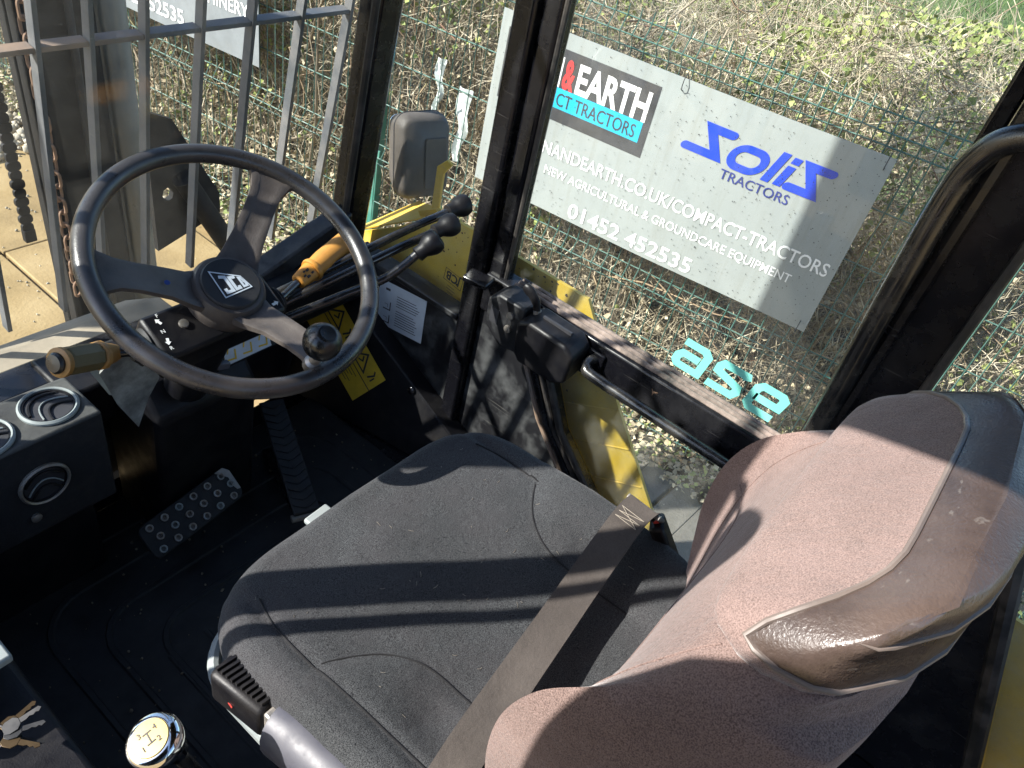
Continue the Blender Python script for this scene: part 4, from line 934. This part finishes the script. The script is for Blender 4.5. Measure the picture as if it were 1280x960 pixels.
# ------------------------------------------------------------------ right-hand door
door = thing('cab_door', 'black glazed cab door with latch, grab bar and teal vinyl letters', 'door', (.56, .4, 0))
part('front_stile', MB().box(.545, .588, .698, .736, .43, 1.50), K['frame'], door, bevel=.008)
part('stile_seal', MB().tube([(.553, .695, .5), (.553, .695, 1.49)], .005, 8), K['seal'], door)
part('middle_rail', MB().box(.535, .585, .06, .733, .425, .512), K['frame'], door, bevel=.006)
for y0_, dx in ((.548, 0), (.562, 0), (.574, 0)): part('rail_seal', MB().tube([(y0_, .058, .514), (y0_, .668, .514)], .0055, 8), K['sealdust'], door)
part('top_rail', MB().box(.535, .585, .06, .733, 1.44, 1.505), K['frame'], door, bevel=.006)
part('rear_stile', MB().box(.548, .588, .062, .085, .512, 1.44), K['frame'], door, bevel=.004)
ug = part('upper_window', MB().prism([(.572, .085, .512), (.572, .698, .512), (.572, .698, 1.44), (.572, .085, 1.44)], (.005, 0, 0)), K['glass'], door, smooth=False)
part('lower_window', MB().prism([(.572, .06, .03), (.572, .23, .03), (.572, .366, .152), (.572, .478, .258), (.572, .566, .425), (.572, .06, .425)], (.005, 0, 0)), K['glassl'], door, smooth=False)
for u_, r, km in ((.06, .006, 'rustbar'), (.36, .009, 'frame'), (.62, .006, 'seal'), (.92, .008, 'seal')):
    pt = lambda a, b: (.548, a[0] + (b[0] - a[0]) * u_, a[1] + (b[1] - a[1]) * u_)
    part('sloping_seal', MB().tube([pt((.640, .42), (.566, .42)), pt((.544, .252), (.478, .256)), pt((.446, .139), (.366, .15)), pt((.36, 0), (.21, 0))], r, 8), K[km], door)
part('sloping_stile', MB().prism([(.55, .65, .425), (.55, .566, .425), (.55, .478, .256), (.55, .366, .15), (.55, .21, .0), (.55, .36, .0), (.55, .446, .139), (.55, .546, .252)], (.02, 0, 0)), K['frame'], door)
part('bottom_rail', MB().box(.548, .585, .055, .17, -.01, .03), K['frame'], door, bevel=.005)
# teal letters on the glass
def flip(mb): return mb
g = MB(); st = .0185
def sh(mb, dx): return mb.xf(lambda p: V(p[0] + dx + .18 * p[1], p[1], 0))
aL = MB().join(strip([(.004, .058), (.044, .058), (.053, .050), (.053, .0085), (.012, .0085), (.006, .015), (.006, .026), (.012, .034), (.044, .034)], st * .8))
sL = strip([(.056, .050), (.052, .058), (.010, .058), (.005, .050), (.006, .040), (.050, .028), (.053, .018), (.048, .008), (.0, .008)], st * .8)
eL = strip([(.008, .033), (.052, .033), (.053, .052), (.046, .058), (.012, .058), (.005, .050), (.005, .015), (.012, .008), (.054, .008)], st * .8)
g.join(sh(aL, 0)); g.join(sh(sL, .072)); g.join(sh(eL, .144))
decal('vinyl_letters', g, K['teal'], ug, V(.5712, .335, .529), V(0, -1, 0), V(0, 0, 1), NX, .0006)
# latch
lt = part('latch_box', MB().prism([(.47, .595, .435), (.47, .60, .50), (.47, .575, .515), (.47, .49, .512), (.47, .470, .495), (.47, .472, .435), (.47, .50, .418), (.47, .58, .418)], (.062, 0, .008)), K['dark'], door, bevel=.007, seg=3)
part('latch_plate', MB().prism([(.488, .680, .44), (.488, .684, .50), (.488, .66, .52), (.488, .598, .52), (.488, .598, .418), (.488, .64, .412)], (.05, 0, .004)), K['panel'], door, bevel=.004)
part('latch_slot', MB().box(.500, .505, .50, .565, .512, .5225), K['ink'], lt)
ll = part('latch_lever', MB().tube(smooth_path([(.508, .585, .515), (.508, .592, .535), (.507, .606, .548), (.505, .622, .556)], 4), [.008] * 4 + [.010] * 4 + [.011, .0115, .011, .0095, .007], 12, flat=.7), K['dark'], door)
part('lever_neck', MB().tube([(.508, .582, .508), (.508, .585, .520)], .008, 8), K['steel'], ll)
for y_, z_ in ((.625, .492), (.625, .462)): part('latch_screw', MB().lathe([(.008, 0), (.0075, .004), (.003, .005)], (.487, y_, z_), (-1, 0, 0), 10), K['steel'], door)
part('latch_opening', MB().box(.4865, .4885, .652, .672, .455, .488), K['ink'], door)
part('striker', MB().obox((.50, .722, .515), (1, .2, 0), (-.2, 1, 0), (0, 0, 1), .02, .026, .006), K['frame'], door, bevel=.003)
part('grab_bar', MB().tube(smooth_path([(.54, .452, .478), (.515, .458, .478), (.500, .452, .474), (.495, .43, .470), (.495, .30, .468), (.495, .15, .466), (.497, .09, .466), (.54, .08, .466)], 6), .0105, 12), K['rod'], door)
part('bar_mount', MB().box(.528, .5345, .435, .475, .462, .495), K['frame'], door, bevel=.003)
part('rust_chip', MB().prism([(.5345, .334, .488), (.5345, .330, .484), (.5345, .320, .486), (.5345, .327, .481), (.5345, .329, .474), (.5345, .331, .482)], (-.0005, 0, 0)), K['rust'], door)

# ------------------------------------------------------------------ yellow guard plate, mirror
yp = thing('side_guard', 'dirty yellow sheet metal guard outside the right-hand windows', 'guard panel', (.62, .8, -.3))
prof = [(1.192, .338), (1.055, .421), (.939, .508), (.90, .522), (.545, .522), (.42, .347), (.295, .189), (.12, -.03), (.12, -.35), (1.30, -.35), (1.30, .25)]
part('plate', MB().prism([(.62, y, z) for y, z in prof], (.008, 0, 0)), K['yellow'], yp, smooth=False)
part('sloping_flap', MB().prism([(.6285, 1.205, .333), (.6285, .948, .503), (.66, .965, .500), (.72, 1.085, .445), (.69, 1.22, .325)], (.002, .003, -.006)), K['yellow'], yp, smooth=False)
for k in range(5):
    y = .46 - .0 + k * .028; z = .10 + k * .065
    y_a, z_a = .33 + .075 * k * .55, .17 + .10 * k * .55
    part('reflection_line', MB().tube([(.6195, .30 + .055 * k, .185 + .070 * k), (.6195, .52 + .055 * k, .07 + .070 * k)], .0018, 5), K['yellow'], yp)  # thin yellow ridges stand in for lines reflected in the lower glass
part('rear_guard', MB().prism([(.66, -.30, .385), (.66, -.62, .385), (.66, -.75, .1), (.66, -.75, -.35), (.66, -.18, -.35), (.66, -.18, .2)], (.008, 0, 0)), K['yellow'], yp, smooth=False)
mb = MB()
for k in range(70):
    y, z = random.choice([(random.uniform(.55, .93), .518 - random.random() ** 2 * .15), (random.uniform(.45, 1.05), random.uniform(.05, .40))]); r_ = random.uniform(.0012, .0045)
    mb.prism([(.6195, y + r_ * random.uniform(.5, 1.2) * cos(a), z + r_ * random.uniform(.5, 1.2) * sin(a)) for a in np.linspace(0, 2 * pi, 8)[:-1]], (-.0004, 0, 0))
part('paint_chips', mb, K['rust2'], yp, smooth=False, kind='stuff')
mir = thing('wing_mirror', 'dusty black wing mirror on a yellow bracket outside the quarter window', 'mirror', (.68, 1.02, .42))
mc = V(.735, 1.118, .545); mn = nrm((-.30, -.93, .18)); mu_ = nrm(np.cross((0, 0, 1), mn)); mv = np.cross(mn, mu_)
def rbox(c, ax, ay, az, w_, h_, d_, r_, taper=.85):
    rows = []
    for q, s_ in ((-d_ / 2, taper * .9), (-d_ / 2 + .006, taper), (0, 1.), (d_ / 2 - .02, 1.), (d_ / 2 - .006, .94), (d_ / 2, .86)):
        rows.append([c + ax * x * s_ + ay * y * s_ + az * q for x, y in rrect(w_, h_, r_, 6)])
    m_ = MB().grid(rows, cv=True); n_ = len(rows[0]); m_.f.append(tuple(range(n_))); m_.f.append(tuple(len(m_.v) - n_ + k for k in range(n_))); return m_
part('housing', rbox(mc, mu_, mv, mn, .125, .190, .085, .03), K['mirror'], mir, ang=50)
part('housing_seam', MB().tube([mc + mu_ * x * 1.004 + mv * y * 1.004 + mn * .004 for x, y in rrect(.125, .190, .03, 6)], .0016, 6, closed=True), K['ink'], mir)
part('raised_panel', MB().prism([mc + mu_ * (x + (.022)) + mv * (y - .012) + mn * .0425 for x, y in rrect(.055, .115, .006, 3)], mn * .004), K['mirror'], mir, bevel=.002)
part('glass_back', MB().prism([mc + mu_ * x + mv * y - mn * .0425 for x, y in rrect(.10, .16, .02, 4)], mn * -.002), K['chrome'], mir)
part('bracket', MB().prism([(.672, 1.005, .40), (.672, .985, .40), (.672, .985, .57), (.672, .965, .60), (.672, .98, .605), (.672, 1.005, .58)], (.008, 0, 0)), K['yellow'], mir, bevel=.002)
part('bracket_foot', MB().prism([(.630, .955, .512), (.630, 1.005, .485), (.680, 1.01, .40), (.680, .975, .40)], (.004, 0, -.004)), K['yellow'], mir)

lm = thing('wing_mirror', 'wing mirror on the left door pillar, known by its rounded shadow on the backrest', 'mirror', (-.6, .72, 1.4))
part('mirror_stem', MB().tube([(-.575, .78, 1.50), (-.60, .775, 1.475), (-.615, .755, 1.44), (-.62, .70, 1.42)], .006, 8), K['rod'], lm)
part('housing', rbox(V(-.62, .632, 1.335), V(0, 1, 0), V(0, 0, 1), V(1, 0, 0), .195, .205, .03, .075), K['mirror'], lm, ang=50)
ld = thing('cab_door', 'unseen door-like leaf added on the left to shade the lower backrest', 'door', (-.63, 0, 0))  # out of view, shaped to cast the rounded shadow on the lower backrest
part('shadow_leaf', MB().prism([(-.625, y, z) for y, z in [(.41, .50), (.412, 1.10), (.408, 1.20), (.39, 1.275), (.35, 1.325), (.28, 1.355), (.20, 1.36), (-.45, 1.36), (-.45, .50)]], (-.02, 0, 0)), K['frame'], ld, bevel=.004)

# ------------------------------------------------------------------ windscreen guard
grd = thing('windscreen_guard', 'grey steel bar guard with rusty cross bar outside the windscreen', 'guard', (.1, 1.3, .3))
def gy(z): return 1.22 + (.832 - z) * .175
for x in (-.524, -.42, -.316, -.212, -.108, -.004, .077, .168, .271, .374, .485, .606):
    part('vertical_bar', MB().prism([(x - .004, gy(.30), .30), (x + .004, gy(.30), .30), (x + .004, gy(1.45), 1.45), (x - .004, gy(1.45), 1.45)], (0, .021, .003)), K['guard'], grd, bevel=.001)
xs = [-.524, -.42, -.316, -.212, -.108, -.004, .077, .168, .271, .374, .485, .606]
for z in (.832, 1.40):
    for a, b in zip(xs[:-1], xs[1:]):
        part('cross_bar', MB().prism([(a + .0045, gy(z) + .002, z - .004), (b - .0045, gy(z) + .002, z - .004), (b - .0045, gy(z) + .002, z + .004), (a + .0045, gy(z) + .002, z + .004)], (0, .022, .003)), K['rustbar'] if z < .9 and b < .2 else K['guard'], grd, bevel=.001)

# ------------------------------------------------------------------ fork mast
mast = thing('fork_mast', 'black greasy lifting mast with grey ram standing ahead of the windscreen', 'mast', (.35, 1.95, GZ))
part('channel', MB().prism([(.245, 1.86, -.95), (.42, 1.86, -.95), (.42, 1.885, -.95), (.275, 1.885, -.95), (.275, 1.90, -.95), (.245, 1.90, -.95)], (0, 0, 3.6)), K['mast'], mast, bevel=.003)
part('channel', MB().box(.262, .462, 1.95, 1.985, -.95, 2.65), K['mast'], mast, bevel=.004)
part('lift_ram', MB().tube([(.472, 1.9, -.9), (.472, 1.9, 2.2)], .041, 24), K['cyl'], mast)
part('hose', MB().tube([(.345, 1.852, -.9), (.35, 1.850, 0.2), (.36, 1.850, 1.0), (.35, 1.85, 2.4)], .009, 10), K['rubber'], mast)
part('channel', MB().prism([(-.52, 1.86, -.95), (-.69, 1.86, -.95), (-.69, 1.885, -.95), (-.55, 1.885, -.95), (-.55, 2.02, -.95), (-.52, 2.02, -.95)], (0, 0, 3.6)), K['mast'], mast, bevel=.003)
part('lift_ram', MB().tube([(-.735, 1.9, -.9), (-.735, 1.9, 2.2)], .041, 24), K['cyl'], mast)
part('tie_plate', MB().box(-.69, .42, 2.065, 2.09, -.9, -.62), K['mast'], mast)
def chain(x, y, z0, z1, pitch, w_, m, name, twist):
    me_ = None; z = z0; k = 0
    while z < z1:
        o_ = MB()
        if twist:
            pts = [(0, 0, 0)]
        if me_ is None:
            if twist: me_ = mesh_of('link', MB().tube([(w_ * a, 0, b) for a, b in rrect(2, pitch * 1.18, .01, 3)] if False else [(p[0], 0, p[1]) for p in rrect(w_ * 2, pitch * 1.2, w_ * .95, 4)], w_ * .34, 6, closed=True))
            else: me_ = mesh_of('link', MB().prism([(p[0], -.008, p[1]) for p in rrect(w_ * 2, pitch * .96, w_ * .5, 3)], (0, .016, 0)))
            me_.materials.append(m)
        ob = bpy.data.objects.new(name, me_); COL.objects.link(ob); ob.parent = mast
        ob.location = Vector((x, y, z)) - mast.location
        if twist: ob.rotation_euler = (0, 0, pi / 2 * (k % 2) + .5)
        else: ob.scale = (1 if k % 2 else .86, .6, 1)
        z += pitch; k += 1
chain(.252, 1.838, -.05, 1.0, .036, .0115, K['rust'], 'chain_link', True)
chain(.188, 1.90, .13, 1.0, .024, .016, K['mast'], 'leaf_chain_link', False)
part('chain_anchor', MB().box(.174, .202, 1.89, 1.91, .09, .125), K['mast'], mast, bevel=.003)
# side plate with lightening hole and tilt ram
pl = [(.575, .33), (.66, .29), (.80, .02), (.80, -.05), (.575, -.12)]
mbp = MB()
ring_o = [(.575, -.12), (.575, .05), (.575, .33), (.66, .29), (.73, .155), (.80, .02), (.80, -.05), (.69, -.085)]
hole = [(.625 + .018 * cos(a), .062 + .022 * sin(a)) for a in (-2.36, -3.14, -3.93, -4.71, -5.5, 0, -.78, -1.57)]
vv_ = [(x, 1.98, z) for x, z in ring_o] + [(x, 1.98, z) for x, z in hole] + [(x, 2.0, z) for x, z in ring_o] + [(x, 2.0, z) for x, z in hole]
ff_ = []
for i in range(8):
    j = (i + 1) % 8; ff_ += [(i, j, 8 + j, 8 + i), (16 + i, 24 + i, 24 + j, 16 + j), (i, 16 + i, 16 + j, j), (8 + i, 8 + j, 24 + j, 24 + i)]
part('side_plate', MB().add(vv_, ff_), K['mast'], mast, smooth=False)
part('tilt_ram', MB().tube([(.66, 1.95, .12), (.87, 1.93, -.30), (.95, 1.92, -.46)], .033, 14), K['mast'], mast)
